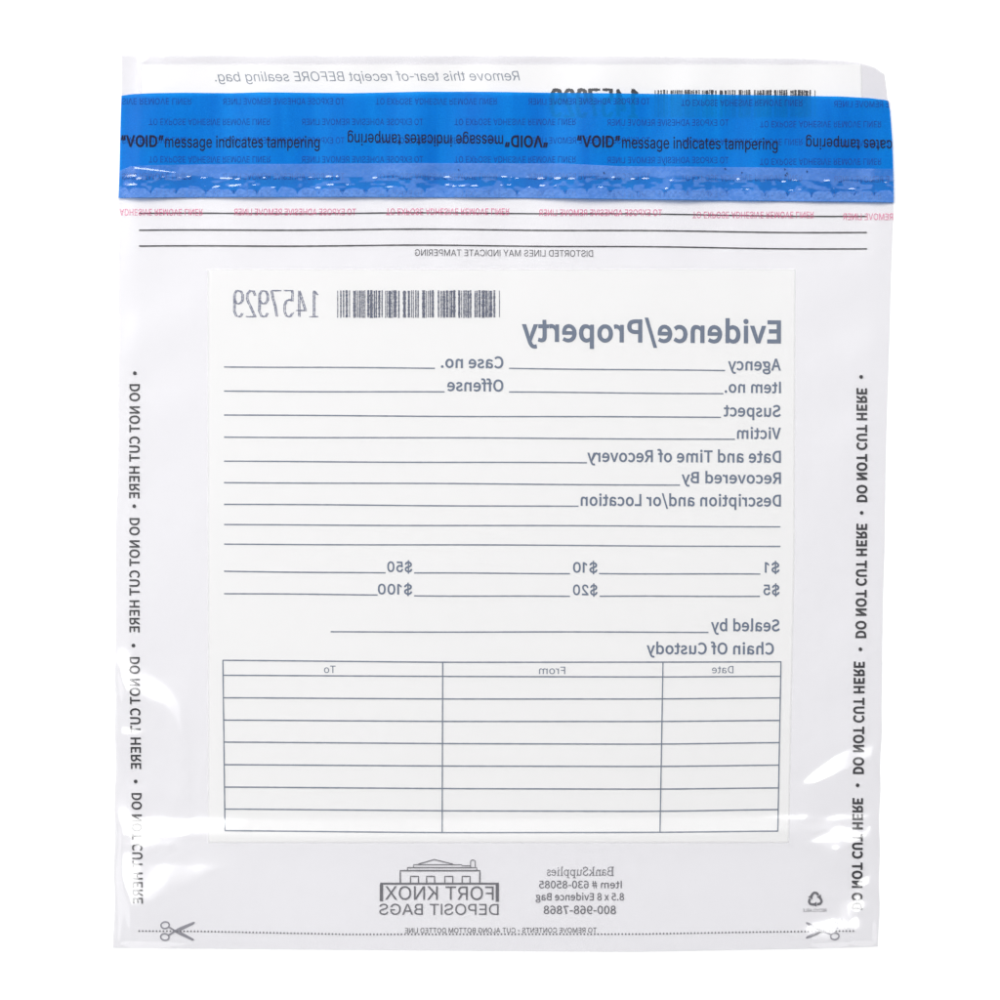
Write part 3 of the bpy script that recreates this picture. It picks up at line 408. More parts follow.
  'r': (102, '21,0 45,0 45,100 48,110 58,121 66,126 74,128 91,128 96,127 96,151 75,151 68,148 57,142 49,133 45,126 44,126 44,149 21,149'),
  's': (143, '16,29 23,16 31,8 44,1 61,-3 84,-3 92,-2 110,7 115,10 120,15 123,19 127,26 129,32 130,40 130,49 128,55 126,60 120,67 113,74 105,78 87,83 61,90 54,92 44,100 43,104 43,110 44,115 49,123 52,126 55,127 68,130 76,131 90,128 100,119 105,109 127,114 125,121 122,127 118,133 112,140 107,143 99,146 84,151 62,151 55,150 45,146 32,137 28,133 22,122 19,116 18,110 20,100 23,89 27,83 36,76 46,71 52,69 90,59 100,53 103,50 105,45 104,36 101,29 96,24 91,22 82,19 69,18 55,20 49,24 43,29 40,35 37,42 14,37'),
  't': (89, '30,16 37,7 44,3 53,0 68,-2 78,-0 84,1 79,21 74,20 61,20 52,25 50,31 50,129 80,129 80,149 50,149 50,185 26,185 26,149 3,149 3,129 26,129 26,34 27,25'),
  'v': (153, '8,146 64,1 64,0 89,0 146,149 120,149 120,148 90,66 77,24 75,27 64,66 34,148 33,149 7,149'),
  '“': (118, '20,125 48,125 59,200 41,200|69,125 96,125 108,200 90,200'),
  '”': (118, '20,125 39,125 59,200 32,200|69,125 87,125 108,200 81,200'),
}

_tc = {}
def fatten(p, d):
    """move a closed outline outwards (holes inwards) to make the letter bolder"""
    q = np.roll(p, 1, 0); r = np.roll(p, -1, 0)
    a = p - q; b = r - p
    a /= np.linalg.norm(a, axis=1)[:, None] + 1e-9; b /= np.linalg.norm(b, axis=1)[:, None] + 1e-9
    na = np.stack([a[:, 1], -a[:, 0]], 1); nb = np.stack([b[:, 1], -b[:, 0]], 1)
    m = na + nb; m /= np.linalg.norm(m, axis=1)[:, None] + 1e-9
    c = np.maximum((m*na).sum(1), 0.5)
    return p + m*(d/c)[:, None]
def text_shape(s, weight, shear, font):
    k = (s, weight, shear, font)
    if k in _tc: return _tc[k]
    cu = bpy.data.curves.new('writing', 'CURVE'); cu.dimensions = '2D'; cu.fill_mode = 'FRONT'
    pen = 0.0; G = FONT[font]
    for ch in s:
        adv, enc = G[ch]
        if enc:
            loops = [np.array([[float(c) for c in q.split(',')] for q in lp.split()])/200 for lp in enc.split('|')]
            area = [0.5*np.sum(p[:, 0]*np.roll(p[:, 1], -1) - np.roll(p[:, 0], -1)*p[:, 1]) for p in loops]
            sg = np.sign(area[int(np.argmax(np.abs(area)))])
            for p in loops:
                p = p[np.linalg.norm(p - np.roll(p, 1, 0), axis=1) > 0.012]
                p = fatten(p, weight*sg) if weight else p
                p = np.stack([p[:, 0] + pen + shear*p[:, 1], p[:, 1]], 1)
                sp = cu.splines.new('POLY'); sp.points.add(len(p) - 1); sp.use_cyclic_u = True
                sp.points.foreach_set('co', np.concatenate([p, np.zeros((len(p), 1)), np.ones((len(p), 1))], 1).ravel())
        pen += adv/200 + weight*1.2
    ob = bpy.data.objects.new('writing', cu); COL.objects.link(ob)
    dg = bpy.context.evaluated_depsgraph_get(); dg.update()
    ev = ob.evaluated_get(dg); me = ev.to_mesh()
    v = np.array([tuple(q.co)[:2] for q in me.vertices]); f = [tuple(p.vertices) for p in me.polygons]
    ev.to_mesh_clear(); bpy.data.objects.remove(ob); bpy.data.curves.remove(cu)
    x0, x1 = v[:, 0].min(), v[:, 0].max()
    _tc[k] = (np.stack([(v[:, 0] - x0)/(x1 - x0), v[:, 1]], 1), f)
    return _tc[k]

def mirrored(ink, s, x0, x1, base_l, base_r, cap, weight=0.0, shear=0.0, font='grotesque'):
    """writing on the far face, so seen in mirror image: starts at x1 and runs to x0"""
    ink.text(s, (x1, base_r), (x0 - x1, base_l - base_r), (0, -cap), weight, shear, None, font)

# ------------------------------------------------------------------ setting
bd = bpy.data.meshes.new('backdrop')
bd.from_pydata([(-3, -3, 0), (3, -3, 0), (3, 3, 0), (-3, 3, 0)], [], [(0, 1, 2, 3)])
m, nt, out = new_mat('white_paper')
tc = N(nt, 'ShaderNodeTexCoord'); nz = N(nt, 'ShaderNodeTexNoise', Scale=400.0, Detail=4.0)
nt.links.new(tc.outputs['Object'], nz.inputs['Vector'])
cm = N(nt, 'ShaderNodeMix', data_type='RGBA'); cm.inputs[6].default_value = (.89, .89, .89, 1); cm.inputs[7].default_value = (.92, .92, .92, 1)
nt.links.new(nz.outputs[0], cm.inputs[0])
df = N(nt, 'ShaderNodeBsdfDiffuse'); nt.links.new(cm.outputs[2], df.inputs[0]); nt.links.new(df.outputs[0], out.inputs[0])
backdrop = link('backdrop', bd, m, smooth=False)
backdrop['kind'] = 'structure'; backdrop['label'] = 'plain white paper surface under the bag'

# ------------------------------------------------------------------ the bag
bag = bpy.data.objects.new('evidence_bag', None); COL.objects.link(bag)
bag['label'] = 'clear plastic evidence bag lying print side down with a blue tamper tape across its mouth'
bag['category'] = 'bag'

X, Y = bag_grid(200, 220)
front = link('front_film', grid_mesh('front_film', X, Y, zf(X, Y)), M['front'], bag)
X, Y = bag_grid(460, 540)
back = link('back_film', grid_mesh('back_film', X, Y, zb(X, Y)), M['back'], bag)

def sheet(name, x0, x1, y0, y1, mat, lift, nx=300, ny=300, feather=1.6):
    """flat printed panel on the front film; corners given as functions or numbers"""
    u, v = np.meshgrid(np.linspace(0, 1, nx), np.linspace(0, 1, ny))
    Yv = y0 + (y1 - y0)*v
    a = ip(Yv, x0); b = ip(Yv, x1)
    Xv = a + (b - a)*u
    me = grid_mesh(name, Xv, Yv, zf(Xv, Yv, lift))
    e = np.minimum(np.minimum(Xv - a, b - Xv), np.minimum(Yv - y0, y1 - Yv))      # the ink thins out at its edge
    at = me.attributes.new('ink_cover', 'FLOAT', 'POINT'); at.data.foreach_set('value', ss(-1, feather, e).ravel().astype(np.float32))
    return link(name, me, mat, bag)

panel = sheet('form_panel', [(269, 207.5), (843, 208)], [(269, 795.5), (560, 794.5), (843, 789)], 269, 843, M['panel'], 0.03)
receipt = sheet('receipt_panel', [(64, 141), (118, 141)], [(64, 861.5), (118, 863)], 64, 118, M['receipt'], 0.05, 360, 40, 1.2)

# the tear-off stub above the tape is a second, thicker film
u, v = np.meshgrid(np.linspace(0, 1, 220), np.linspace(0, 1, 24))
t0 = ip(u, TOP) + .3; Ys = t0 + (112 - t0)*v; Xs = left_x(Ys) + .3 + (right_x(Ys) - left_x(Ys) - .6)*u
link('receipt_stub', grid_mesh('receipt_stub', Xs, Ys, zf(Xs, Ys, 0.025)), M['stub'], bag)

# ---- form
W1 = 0.034
t = Ink(); mirrored(t, 'Evidence/Property', 521.8, 781, 340.8, 342.6, 21.4, 0.042, 0, 'humanist'); t.build('form_title', M['grey'], panel, 'bold heading reading Evidence/Property')
labels = [('Agency', 728, 781, 369.8, 370.2, 11.2), ('Case no.', 440.8, 503.4, 367.4, 368, 11.2),
          ('Item no.', 724.6, 781, 392.3, 392.8, 10.8), ('Offense', 447.2, 503.4, 390.6, 391.2, 11.2),
          ('Suspect', 723.6, 781, 416, 416.6, 11.2), ('Victim', 737, 781, 438.4, 438.8, 10.8),
          ('Date and Time of Recovery', 587.2, 781, 461.4, 462.4, 11.4), ('Recovered By', 681.6, 781, 482.8, 483.4, 10.8),
          ('Description and/or Location', 580.6, 781, 505.4, 506.2, 11.2),
          ('$1', 764.8, 779.6, 572.4, 572.6, 10.0), ('$10', 573, 597.5, 572.3, 572.6, 10.0), ('$50', 387.2, 412.2, 571.6, 572, 10.0),
          ('$5', 763.4, 779.6, 594.8, 595, 10.0), ('$20', 573, 597.5, 594.8, 595, 10.0), ('$100', 377.8, 412.2, 594, 594.4, 10.0),
          ('Sealed by', 711, 780, 630.8, 631, 11.2), ('Chain Of Custody', 646.6, 774, 653.8, 654.2, 11)]
for s, x0, x1, bl, br, cap in labels:
    t = Ink(); mirrored(t, s, x0, x1, bl, br, cap, W1 if s[0] != '$' else .030, 0, 'humanist' if s[0] != '$' else 'grotesque')
    t.build('field_label', M['grey'], panel, 'grey field label reading ' + s)
lines = [(509, 368.3, 725.2, 370.5), (224, 366.9, 435, 368.3), (509, 391.9, 723.4, 393.6), (224, 391.0, 444.6, 391.8),
         (224, 415.0, 721, 417.3), (224, 437.1, 735, 439.2), (224, 461.1, 587, 462.7), (224, 482.6, 680, 485.1),
         (224, 504.3, 578.6, 506.2), (224, 524.5, 780.5, 526.8), (224, 544.1, 780.5, 546.4),
         (599, 573.6, 760.4, 574.0), (414, 572.9, 570, 573.7), (224, 571.2, 385.6, 572.8),
         (599.6, 596.2, 760, 596.3), (414, 595.8, 570, 596.3), (224, 593.7, 377.6, 595.0), (330.6, 631.7, 708.5, 632.4)]
for x0, y0, x1, y1 in lines:
    t = Ink(); ph = y0*0.7
    pts = [(x, y0 + (y1 - y0)*(x - x0)/(x1 - x0) + 0.35*math.sin(x/70 + ph)*math.sin(math.pi*(x - x0)/(x1 - x0))) for x in np.linspace(x0, x1, 24)]
    t.stroke(pts, 1.35, 6, jit=0.08); t.build('field_line', M['greyl'], panel)
H = [(660.2, 662.3, 662.1, 661.8), (675.2, 676.4, 677.0, 676.2), (697.7, 699.0, 699.0, 697.8), (720.0, 721.4, 721.5, 720.3), (742.0, 743.6, 744.2, 742.5),
     (764.6, 766.0, 766.5, 765.0), (787.0, 788.6, 789.2, 787.8), (809.0, 810.8, 811.4, 809.4), (830.6, 832.7, 832.4, 831.0)]
t = Ink()
for i, (a, b, c, d) in enumerate(H):
    k = i/8; xl = 222.8 + 2.1*k; xr = 781 - 3.2*k
    xs = np.linspace(xl, xr, 60); ys = np.interp(xs, [xl, 442.4, 661.5, xr], [a, b, c, d])
    ys = np.convolve(np.pad(ys, 4, mode='edge'), np.ones(9)/9, 'valid')
    t.stroke(list(zip(xs, ys)), 1.35, 6, jit=0.08)
t.lift += 0.03
for xa, xb, ya, yb in ((222.8, 224.9, 660, 831), (442.7, 442.1, 662, 833), (663, 660, 662, 832.6), (781, 777.8, 661.2, 831.4)):
    t.stroke([(xa, ya), ((xa + xb)/2, (ya + yb)/2), (xb, yb)], 1.3, 6, jit=0.08)
t.build('custody_table', M['greyl'], panel)
for s, x0, x1, b, cap in (('To', 324, 335.6, 673, 7.2), ('From', 539, 565.2, 674.1, 7.4), ('Date', 712, 733.4, 673.2, 7.2)):
    t = Ink(); mirrored(t, s, x0, x1, b - .1, b, cap, 0.006, 0, 'humanist'); t.build('column_heading', M['greyl'], panel, 'small column heading reading ' + s)

# ---- serial number and barcode, dot printed
DIG = {'1': [[(.12, .84), (.48, 1), (.48, .03)], [(.1, 0), (.92, 0)]],
       '4': [[(.72, 0), (.72, 1), (.06, .27)], [(.0, .24), (1, .24)]],
       '5': [[(.95, 1), (.12, 1), (.10, .60), (.42, .66), (.78, .60), (.95, .42), (.95, .2), (.75, .02), (.35, 0), (.03, .16)]],
       '7': [[(.0, 1), (1, 1), (.86, .72), (.58, .36), (.44, 0)]],
       '9': [[(.93, .64), (.7, .5), (.32, .5), (.07, .63), (.05, .84), (.25, .98), (.7, 1), (.93, .86), (.95, .22), (.74, .02), (.3, 0), (.06, .14)]],
       '2': [[(.05, .80), (.22, .97), (.6, 1), (.92, .86), (.9, .66), (.5, .34), (.05, .0), (1, .0)]]}
def serial(parent, x0, x1, y0, y1, mat, w):
    t = Ink(lift=0.15); s = '1457929'; pitch = (x1 - x0)/7; dw = pitch*0.74
    for i, ch in enumerate(s):
        right = x1 - i*pitch
        for pl in DIG[ch]:
            for dx in (0, 1.5):
                t.stroke([(right - dx - px*dw, y1 - py*(y1 - y0) + rng.uniform(-.2, .2)) for px, py in pl], w, 1.1, jit=0.45)
    t.build('serial_number', mat, parent, 'dot printed serial number 1457929')
def barcode(parent, x0, x1, y0, y1, mat, seed):
    r = np.random.default_rng(seed); t = Ink(lift=0.15)
    G = [(428, 470), (478, 518), (522, 572), (578, 628), (634, 687), (694, 733), (743, 800), (807, 850), (858, 925), (935, 939)]
    k = (x1 - x0)/(940 - 428)
    for a, b in G:
        xa = x0 + (a - 428)*k; xb = x0 + (b - 428)*k; x = xa; xb -= 0.5; dense = r.uniform(.75, 1.5)
        while x < xb - 0.3:
            w = min(r.choice([0.9, 1.4, 2.1, 3.0], p=[.34, .26, .24, .16]), xb - x)
            pts = [(x + w/2 + r.uniform(-.08, .08), yy) for yy in np.linspace(y0 + r.uniform(-.4, .4), y1 + r.uniform(-.4, .4), 20)]
            t.stroke(pts, w, 1.2, jit=0.28)
            x += w + r.choice([0.75, 1.1, 1.6], p=[.5, .35, .15])/dense
    t.build('barcode', mat, parent)
serial(panel, 231.3, 319.2, 290.6, 316.6, M['dot'], 1.15); barcode(panel, 337.2, 500.6, 290.4, 317.6, M['bars'], 3)
serial(receipt, 549, 638.5, 89.6, 116.3, M['dotb'], 2.5); barcode(receipt, 654.8, 816.2, 90.0, 117, M['dotb'], 3)
t = Ink(); mirrored(t, 'Remove this tear-of receipt BEFORE sealing bag.', 215, 520, 81.4, 80.4, 9.6, -0.004, 0.22)
t.build('receipt_notice', M['greys'], receipt)

# ---- marks on the clear front film
for ys in ((213.4, 213.0, 213.2, 216.7), (230.3, 229.2, 230.0, 232.8), (246.2, 245.2, 246.0, 249.2)):
    t = Ink(); xs = np.linspace(139, 867, 90)
    yy = np.interp(xs, [139, 440, 560, 867], ys); yy = np.convolve(np.pad(yy, 8, mode='edge'), np.ones(17)/17, 'valid') + 0.35*np.sin(xs/38)
    t.stroke(list(zip(xs, yy)), 1.25, 6, jit=0.1); t.build('tamper_line', M['black'], front)
t = Ink(); mirrored(t, 'DISTORTED LINES MAY INDICATE TAMPERING', 414.8, 593, 255.6, 256.6, 6.4, 0.0); t.build('tamper_notice', M['soft'], front)

def bullet(x, y):
    t = Ink(); t.disc(x, y, 1.9); t.build('bullet', M['black'], front)
for xa, xb, y0, y1, sh in ((129.7, 139.5, 384, 498.4, -.4), (129.6, 139.2, 518, 632.4, 0), (129.5, 139.2, 657, 769, 1.6), (131.6, 141.2, 793, 903.6, 1.4)):
    t = Ink(); t.text('DO NOT CUT HERE', (xb, y0), (sh, y1 - y0), (xa - xb, 0), 0.030, font='humanist')
    t.build('cut_warning', M['black'], front, 'vertical warning DO NOT CUT HERE by the left seam')
for x, y in ((134.7, 373.1), (134.1, 506.1), (133.3, 645.5), (135.5, 781.5)): bullet(x, y)
for xa, xb, y0, y1, sh in ((857.2, 866.8, 388, 502, -.2), (856, 865.8, 523.6, 638, .9), (853.4, 863.4, 661.5, 774, .9), (852.2, 861.8, 798, 909.5, .8)):
    t = Ink(); t.text('DO NOT CUT HERE', (xa, y1), (sh, y0 - y1), (xb - xa, 0), 0.054, font='humanist')
    t.build('cut_warning', M['black'], front, 'vertical warning DO NOT CUT HERE by the right seam')
for x, y in ((861.2, 376.8), (861.7, 512.8), (860.4, 649.2), (857.6, 785.2)): bullet(x, y)

# dotted cut line, instruction, scissors, recycling mark
t = Ink(); x = 138.5
while x < 853:
    y = lambda q: float(ip(q, [(138, 931), (200, 931.4), (350, 934.4), (640, 934.1), (760, 932), (853, 931)]))
    t.stroke([(x, y(x)), (x + 1.45, y(x + 1.45))], 1.5); x += 3.45
t.build('cut_line', M['soft'], front)
t = Ink(); mirrored(t, 'TO REMOVE CONTENTS - CUT ALONG BOTTOM DOTTED LINE', 405, 596.5, 933.0, 932.6, 5.0, 0.004); t.build('cut_instruction', M['soft'], front)
def scissors(px, py, rings, tips, mat, lab):
    t = Ink()
    for cx, cy, ang in rings:
        ca, sa = math.cos(ang), math.sin(ang)
        t.stroke([(cx + 4.2*math.cos(a)*ca - 3.3*math.sin(a)*sa, cy + 4.2*math.cos(a)*sa + 3.3*math.sin(a)*ca) for a in np.linspace(0, 2*math.pi, 22)[:-1]], 1.5, 3, closed=True)
    d = 1 if tips[0][0] > px else -1
    for (cx, cy, _), (tx, ty) in zip(rings, (tips[1], tips[0])):
        sx, sy = cx + d*3.2, cy + (1.6 if cy < py else -1.6)
        vx, vy = tx - px, ty - py; L = math.hypot(vx, vy); nx, ny = -vy/L, vx/L
        sg = 1 if (ny > 0) == (ty > py) else -1
        t.stroke([(sx, sy), (px, py)], 1.7, 3)
        t.poly([(px - 2.5*d, py - (ty - py)*.1 - .9), (px - 2.5*d + sg*nx*1.2, py - (ty - py)*.1 + .9), (px + vx*.25 + nx*1.7, py + vy*.25 + ny*1.7), (tx - vx*.1 + nx*1.3, ty - vy*.1 + ny*1.3),
                (tx, ty), (tx - vx*.1 - nx*1.0, ty - vy*.1 - ny*1.0), (px + vx*.25 - nx*1.7, py + vy*.25 - ny*1.7)])
    t.build('scissors_symbol', mat, front, lab)
scissors(175.4, 931, ((165.0, 925.2, -.15), (164.7, 937.0, .15)), ((195.2, 922), (194.4, 940.2)), M['pale'], 'grey scissors mark opening to the right')
scissors(821.7, 930.8, ((834.4, 925.2, .15), (834.8, 936.3, -.15)), ((805.5, 922.5), (805.5, 938.3)), M['pale'], 'grey scissors mark opening to the left')
t = Ink()
for k in range(3):
    c, q = math.cos(k*2*math.pi/3), math.sin(k*2*math.pi/3)
    P = lambda x, y: (815.2 + x*c - y*q, 899.4 + x*q + y*c)
    t.stroke([P(-4.7, -2.0), P(-2.5, -5.6), P(-1.2, -6.6), P(.9, -6.6), P(2.3, -5.4), P(3.1, -4.0)], 2.5, 2)
    t.poly([P(5.9, -5.0), P(1.3, -2.4), P(5.4, -.2)])
t.build('recycling_symbol', M['logo'], front)
t = Ink(); mirrored(t, 'RECYCLABLE', 803, 826.5, 911.8, 911.8, 3.0, 0.0); t.build('recycling_caption', M['logo'], front)

# logo: little vault building over its name
t = Ink(); L = lambda x, y: (370 + x/7.143, 850 + y/7.143)
def ls(pts, w, **k): t.stroke([L(*p) for p in pts], w*1.25/7.143, 4, **k)
ls([(72, 240), (920, 240)], 11); ls([(81, 246), (81, 366)], 19); ls([(909, 246), (909, 370)], 19)
ls([(216, 236), (216, 147), (784, 147), (784, 236)], 8)
for a, b in ((289, 346), (404, 461), (534, 591), (658, 714)): ls([(a, 234), (a, 188), (b, 188), (b, 234)], 7)
ls([(267, 143), (267, 126), (762, 126), (762, 143)], 6)
ls([(311, 122), (311, 105), (590, 105), (655, 105), (655, 113), (716, 113)], 5)
ls([(345, 101), (458, 68), (592, 101)], 6)
ls([(718, 122), (718, 80), (727, 72), (742, 72), (751, 80), (751, 122)], 5)
t.build('logo_building', M['logo'], front)
t = Ink(); mirrored(t, 'FORT KNOX', 385, 493.6, 899.6, 899.9, 13.4, 0.004); t.build('logo_lettering', M['logo'], front, 'upper line of the logo lettering')
t = Ink(); mirrored(t, 'DEPOSIT BAGS', 379.2, 498.6, 914.6, 914.8, 10.8, 0.004); t.build('logo_lettering', M['logo'], front, 'lower line of the logo lettering')

# supplier details: serif name, then three sans lines
SER = {  # strokes (points, width) in a cap-height cell; advance
 'B': ([([(.14, 0), (.14, 1)], .15), ([(0, 1), (.40, 1), (.56, .90), (.56, .66), (.40, .54), (.16, .54)], .09), ([(.40, .54), (.62, .42), (.62, .14), (.44, 0), (0, 0)], .11)], .74),
 'a': ([([(.06, .54), (.14, .66), (.32, .66), (.40, .54), (.40, .08), (.50, .01)], .11), ([(.40, .40), (.12, .32), (.04, .16), (.12, .01), (.28, .03), (.40, .16)], .09)], .54),
 'n': ([([(.0, .65), (.14, .64), (.14, 0)], .12), ([(.0, 0), (.27, 0)], .07), ([(.14, .52), (.28, .66), (.42, .62), (.47, .5), (.47, 0)], .11), ([(.35, 0), (.60, 0)], .07)], .66),
 'k': ([([(.0, 1), (.14, 1), (.14, 0)], .12), ([(.0, 0), (.27, 0)], .07), ([(.16, .26), (.46, .64)], .07), ([(.24, .38), (.52, 0)], .11), ([(.34, .65), (.56, .65)], .06), ([(.38, 0), (.62, 0)], .07)], .64),
 'S': ([([(.50, .74), (.48, .92), (.28, 1), (.10, .90), (.10, .70), (.30, .54), (.48, .40), (.50, .16), (.34, .0), (.14, .03), (.04, .26)], .12)], .62),
 'u': ([([(.0, .65), (.13, .64), (.13, .14), (.22, .02), (.36, .03), (.47, .16)], .11), ([(.35, .65), (.47, .65), (.47, 0), (.58, 0)], .11)], .66),
 'p': ([([(.0, .65), (.13, .64), (.13, -.28)], .12), ([(.0, -.28), (.27, -.28)], .07), ([(.13, .54), (.26, .66), (.44, .62), (.53, .36), (.46, .08), (.28, .0), (.14, .09)], .10)], .64),
 'l': ([([(.0, 1), (.14, 1), (.14, 0)], .12), ([(.0, 0), (.28, 0)], .07)], .34),
 'i': ([([(.0, .65), (.14, .65), (.14, 0)], .12), ([(.0, 0), (.28, 0)], .07), ([(.09, .90), (.19, .90)], .12)], .34),
 'e': ([([(.08, .38), (.46, .38), (.44, .58), (.28, .67), (.10, .56), (.05, .34), (.12, .08), (.30, .0), (.47, .14)], .10)], .54),
 's': ([([(.36, .50), (.30, .66), (.12, .65), (.07, .48), (.24, .36), (.38, .24), (.34, .03), (.14, .0), (.04, .18)], .10)], .46)}
adv = sum(SER[c][1] for c in 'BankSupplies'); t = Ink(); q = 613.8; kx = (613.8 - 546.4)/adv; ky = 8.3
for c in 'BankSupplies':
    for pts, w in SER[c][0]: t.stroke([(q - px*kx, 875.4 - py*ky) for px, py in pts], w*7.6, 2)
    q -= SER[c][1]*kx
t.build('supplier_name', M['logo'], front)
for s, x0, x1, b, cap, w in (('Item # 630-85085', 539, 621.8, 888.1, 7.2, .016), ('8.5 x 8 Evidence Bag', 535.6, 624, 900.2, 7.0, .020), ('800-968-7868', 543.6, 616, 913.8, 7.9, .020)):
    t = Ink(); mirrored(t, s, x0, x1, b, b, cap, w, 0, 'humanist'); t.build('supplier_detail', M['logo'], front, 'small print reading ' + s)

# ---- liner notices: every second one runs upside down
def liner(face, lift, xa, xb, y, cap, mirror, s='TO EXPOSE ADHESIVE REMOVE LINER', clip=None, slope=0.0):
    t = Ink(face, lift)
    if mirror: t.text(s, (xb, y + cap/2), (xa - xb, -slope), (0, -cap), 0.016, 0, clip)
    else:      t.text(s, (xa, y - cap/2), (xb - xa, slope), (0, cap), 0.016, 0, clip)
    return t
for xa, xb, mr, s in ((119.6, 202.7, False, 'ADHESIVE REMOVE LINER'), (234, 356, True, None), (386, 509.4, False, None), (539, 662, True, None), (692.4, 814, False, None), (843, 893, True, 'REMOVE LINER')):
    y = float(ip((xa + xb)/2, [(119, 212.2), (450, 211.6), (600, 212.6), (893, 217)]))
    kw = {'s': s} if s else {}
    liner('front', 0.20, xa, xb, y, 6.4, mr, **kw).build('liner_notice', M['red'], front, 'pink liner notice below the blue tape')

# ---- blue tape
TT = [(118, 96.2), (122, 95.6), (132, 94.2), (150, 93.4), (185, 92.8), (230, 93.2), (262, 92.4), (320, 93.0), (350, 93.4), (420, 91.8), (470, 91.7), (540, 92.6), (600, 93.4), (700, 94.4), (780, 95.4), (840, 96.6), (870, 98.2), (885, 100), (894, 103)]
TB = [(118, 198), (200, 197.4), (350, 197.2), (480, 197.6), (560, 198.4), (620, 199.4), (750, 200.8), (894, 202.4)]
def band(name, top, bot, nx, ny, lift, extra=None):
    u, v = np.meshgrid(np.linspace(0, 1, nx), np.linspace(0, 1, ny))
    X = 119 + 774*u
    for _ in range(3):
        Y = ip(X, top) + (ip(X, bot) - ip(X, top))*v
        X = left_x(Y) + (right_x(Y) - left_x(Y))*u
    Z = zb(X, Y, lift)
    if extra is not None: Z = Z + extra(X, Y)*S
    return X, Y, grid_mesh(name, X, Y, Z)
X, Y, me = band('sealing_tape', TT, TB, 520, 60, 0.16)
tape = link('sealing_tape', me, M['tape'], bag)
for row, (y0, off) in enumerate(((101.5, 74), (122, 0), (140.5, 74), (159.5, 0), (176.5, 74), (193.5, 0))):
    x = 149 - 305.4 + off; k = row
    while x < 893:
        xa, xb = x, x + 121.5
        full = 'TO EXPOSE ADHESIVE REMOVE LINER'; mr = (k % 2 == 0)
        if xb > 122 and xa < 888:
            s = full
            if xa < 122: xa2 = 122; n = int(len(full)*(xb - xa2)/121.5); s = (full[:n] if mr else full[-n:]); xa = xa2
            if xb > 889: xb2 = 889; n = int(len(full)*(xb2 - xa)/121.5); s = (full[-n:] if mr else full[:n]); xb = xb2
            s = s.strip()
            if len(s) > 2 and xb - xa > 6:
                y = y0 + float(ip((xa + xb)/2, [(119, 0), (600, 0), (893, 3)]))
                liner('back', 0.20, xa, xb, y, 6.2, mr, s=s).build('liner_print', M['ghost'], tape)
        x += 152.7; k += 1
def void_msg(parts):
    t = Ink('back', 0.26)
    for s, O, U, V, w in parts: t.text(s, O, U, V, w)
    t.build('tape_message', M['void'], tape)
MSG = 'message indicates tampering'
void_msg([('\u201cVOID\u201d', (120.8, 146.6), (43, .3), (0, -11), .044), (MSG, (165.2, 147.4), (154.5, .4), (0, -11.4), .010)])
void_msg([('\u201cVOID\u201d', (548, 136.2), (-43.4, -.6), (0, 11), .044), (MSG, (503, 135.4), (-155.2, -1.6), (0, 11.4), .010)])
void_msg([('\u201cVOID\u201d', (576.7, 146.9), (43.5, .5), (0, -11), .044), (MSG, (622, 148.1), (155.6, 1.6), (0, -11.4), .010)])
void_msg([('cates tampering', (892, 140.2), (-86, -2.2), (0, 11), .010)])

# ---- welded seal strip over the foot of the tape
ST = [(118, 172), (124, 169), (131, 166.4), (150, 165.4), (200, 164.4), (300, 164), (420, 163.2), (560, 163.6), (620, 166.4), (760, 167.4), (894, 169)]
beads = []
for x in np.arange(126, 888, 5.5):
    for yr, am in ((178.5, 1.0), (187.0, .7)):
        if rng.random() < .36:
            beads.append((x + rng.uniform(-3, 3), yr + ip(x, [(118, 0), (560, 0), (893, 4)]) + rng.uniform(-1.6, 1.6), am*rng.uniform(.15, 1.05), rng.uniform(1.6, 4.6), rng.uniform(.8, 1.3)))
def bead_h(X, Y):
    h = np.zeros_like(X)
    for bx, by, a, rx, ry in beads:
        w = np.abs(X - bx) < 18
        h += np.where(w, .55*a*np.exp(-((X - bx)/rx)**2 - ((Y - by)/ry)**2), 0)
    h += ramp(X, Y, [(134, 167.8), (150, 168.6), (176, 171.8)], [(134, 168.0), (150, 170.6), (176, 173.6)], .23, 14, .3)
    return h
X, Y, me = band('seal_strip', ST, [(x, y - .3) for x, y in TB], 1100, 64, 0.34, bead_h)
off = ip(X, [(118, 0), (560, 0), (893, 3.6)]); y = Y - off
def vnoise(X, Y, sx, sy, seed):
    r = np.random.default_rng(seed); g = r.random((80, 160))
    a = X/sx; b = Y/sy; i = np.floor(a).astype(int); j = np.floor(b).astype(int); fa = a - i; fb = b - j
    fa = fa*fa*(3 - 2*fa); fb = fb*fb*(3 - 2*fb); G = lambda q, p: g[q % 80, p % 160]
    return (G(j, i)*(1 - fa) + G(j, i + 1)*fa)*(1 - fb) + (G(j + 1, i)*(1 - fa) + G(j + 1, i + 1)*fa)*fb
n1 = vnoise(X, y, 17, 5, 1); n2 = vnoise(X, y, 6, 2.6, 2); n3 = vnoise(X, y, 40, 12, 3); n4 = vnoise(X, y, 2.2, 1.6, 4)
up = ss(177.5 + 3*(n1 - .5), 175.5 + 3*(n1 - .5), y)
per = X/22.6 + 0.30*np.sin(X/61) + 0.16*np.sin(X/23.7 + 1); ph = per - np.floor(per)
edge = 188.2 + 6.0*np.abs(2*ph - 1)**5 + 3.2*(n2 - .5) + 2.4*(n3 - .5)
low = ss(edge - .6, edge + .6, y)
mid = ss(.50, .68, n2*.65 + n1*.35) * (1 - up)*(1 - low)
milk = up*(.30 + .22*n3 + .12*n1) + low*(.40 + .20*n3 + .10*n4) + mid*.42
milk *= .62 + .36*n4
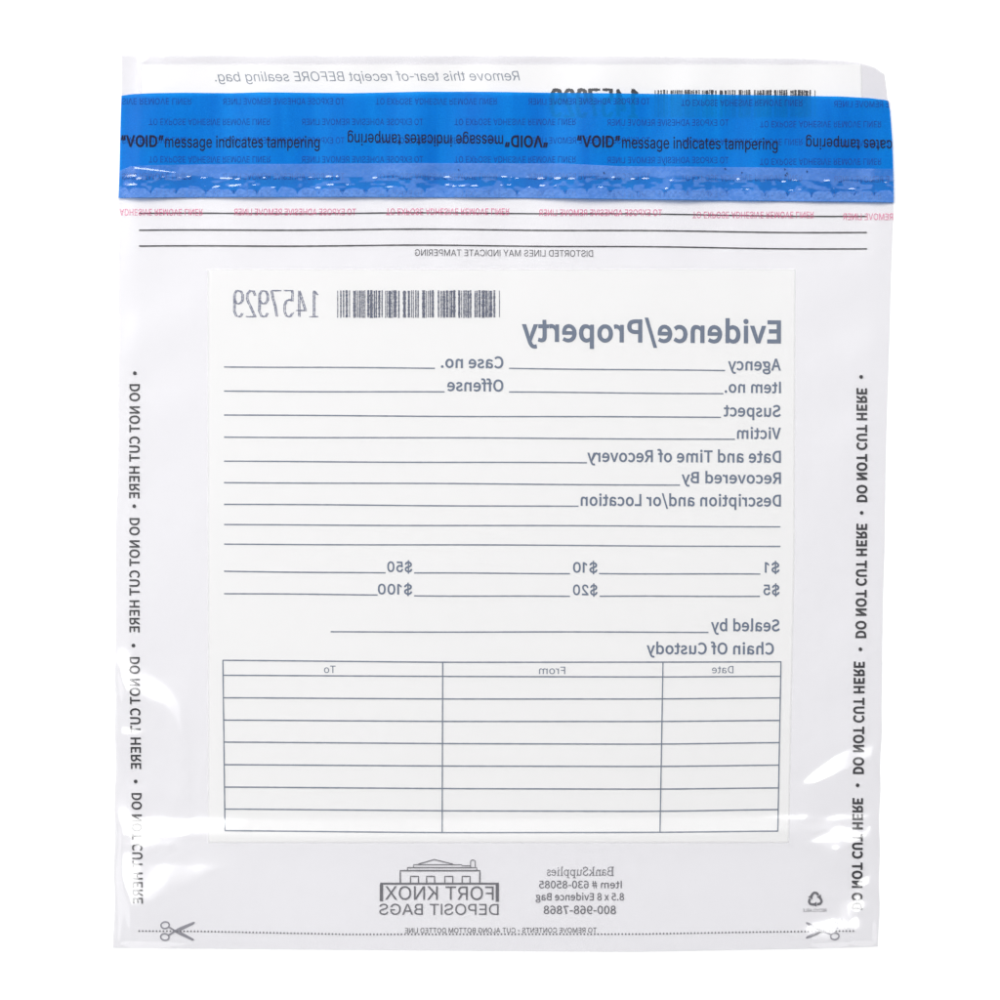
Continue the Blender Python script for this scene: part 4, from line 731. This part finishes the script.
gone = ss(.70, .85, n3)*.25; milk = np.clip(milk - gone*up, .02, .75)
at = me.attributes.new('milkiness', 'FLOAT', 'POINT'); at.data.foreach_set('value', milk.ravel().astype(np.float32))
seal = link('seal_strip', me, M['seal'], tape)
for x, y_ in ((664, 163.5), (725.5, 168), (741, 172), (784, 168.6), (787.5, 172.5), (786, 174.5), (806, 171), (458, 169), (604, 172)):
    t = Ink('back', 0.62); k = rng.uniform(0, 3.1); t.stroke([(x, y_), (x + 1.4*math.cos(k), y_ + 1.4*math.sin(k)), (x + .6, y_ + 1.7)], .6, 1)
    t.build('adhesive_fleck', M['void'], seal)

# ------------------------------------------------------------------ lamps, world, camera
def softbox(name, loc, sx, sy, power, col=(1, 1, 1)):
    l = bpy.data.lights.new(name, 'AREA'); l.shape = 'RECTANGLE'; l.size = sx; l.size_y = sy; l.energy = power; l.color = col
    o = bpy.data.objects.new(name, l); COL.objects.link(o); o.location = loc
    from mathutils import Vector
    o.rotation_euler = (-Vector(loc)).to_track_quat('-Z', 'Y').to_euler()
    return o
softbox('key_softbox', (-0.45, 1.29, 2.28), 2.6, 1.2, 74.0)
softbox('scrim_softbox', (-0.45, 1.62, 2.56), 4.2, 1.95, 34.0)
softbox('fill_softbox', (-1.15, 0.40, 0.80), 0.7, 0.9, 7.6, (1, .995, .99))

w = bpy.data.worlds.new('World'); scn.world = w; w.use_nodes = True
w.node_tree.nodes['Background'].inputs[0].default_value = (.97, .97, 1, 1)
w.node_tree.nodes['Background'].inputs[1].default_value = 0.16

cam = bpy.data.cameras.new('camera'); co = bpy.data.objects.new('camera', cam); COL.objects.link(co)
D = 2.4; co.location = (0, 0, D); cam.sensor_width = 36; cam.lens = 36*(D - 0.0006)/(1000*S)
cam.clip_start = 0.05; cam.clip_end = 50
scn.camera = co
scn.view_settings.view_transform = 'Standard'; scn.view_settings.look = 'None'
scn.view_settings.exposure = 0; scn.view_settings.gamma = 1; scn.view_settings.use_curve_mapping = False
scn.cycles.transparent_max_bounces = 48; scn.cycles.max_bounces = 12
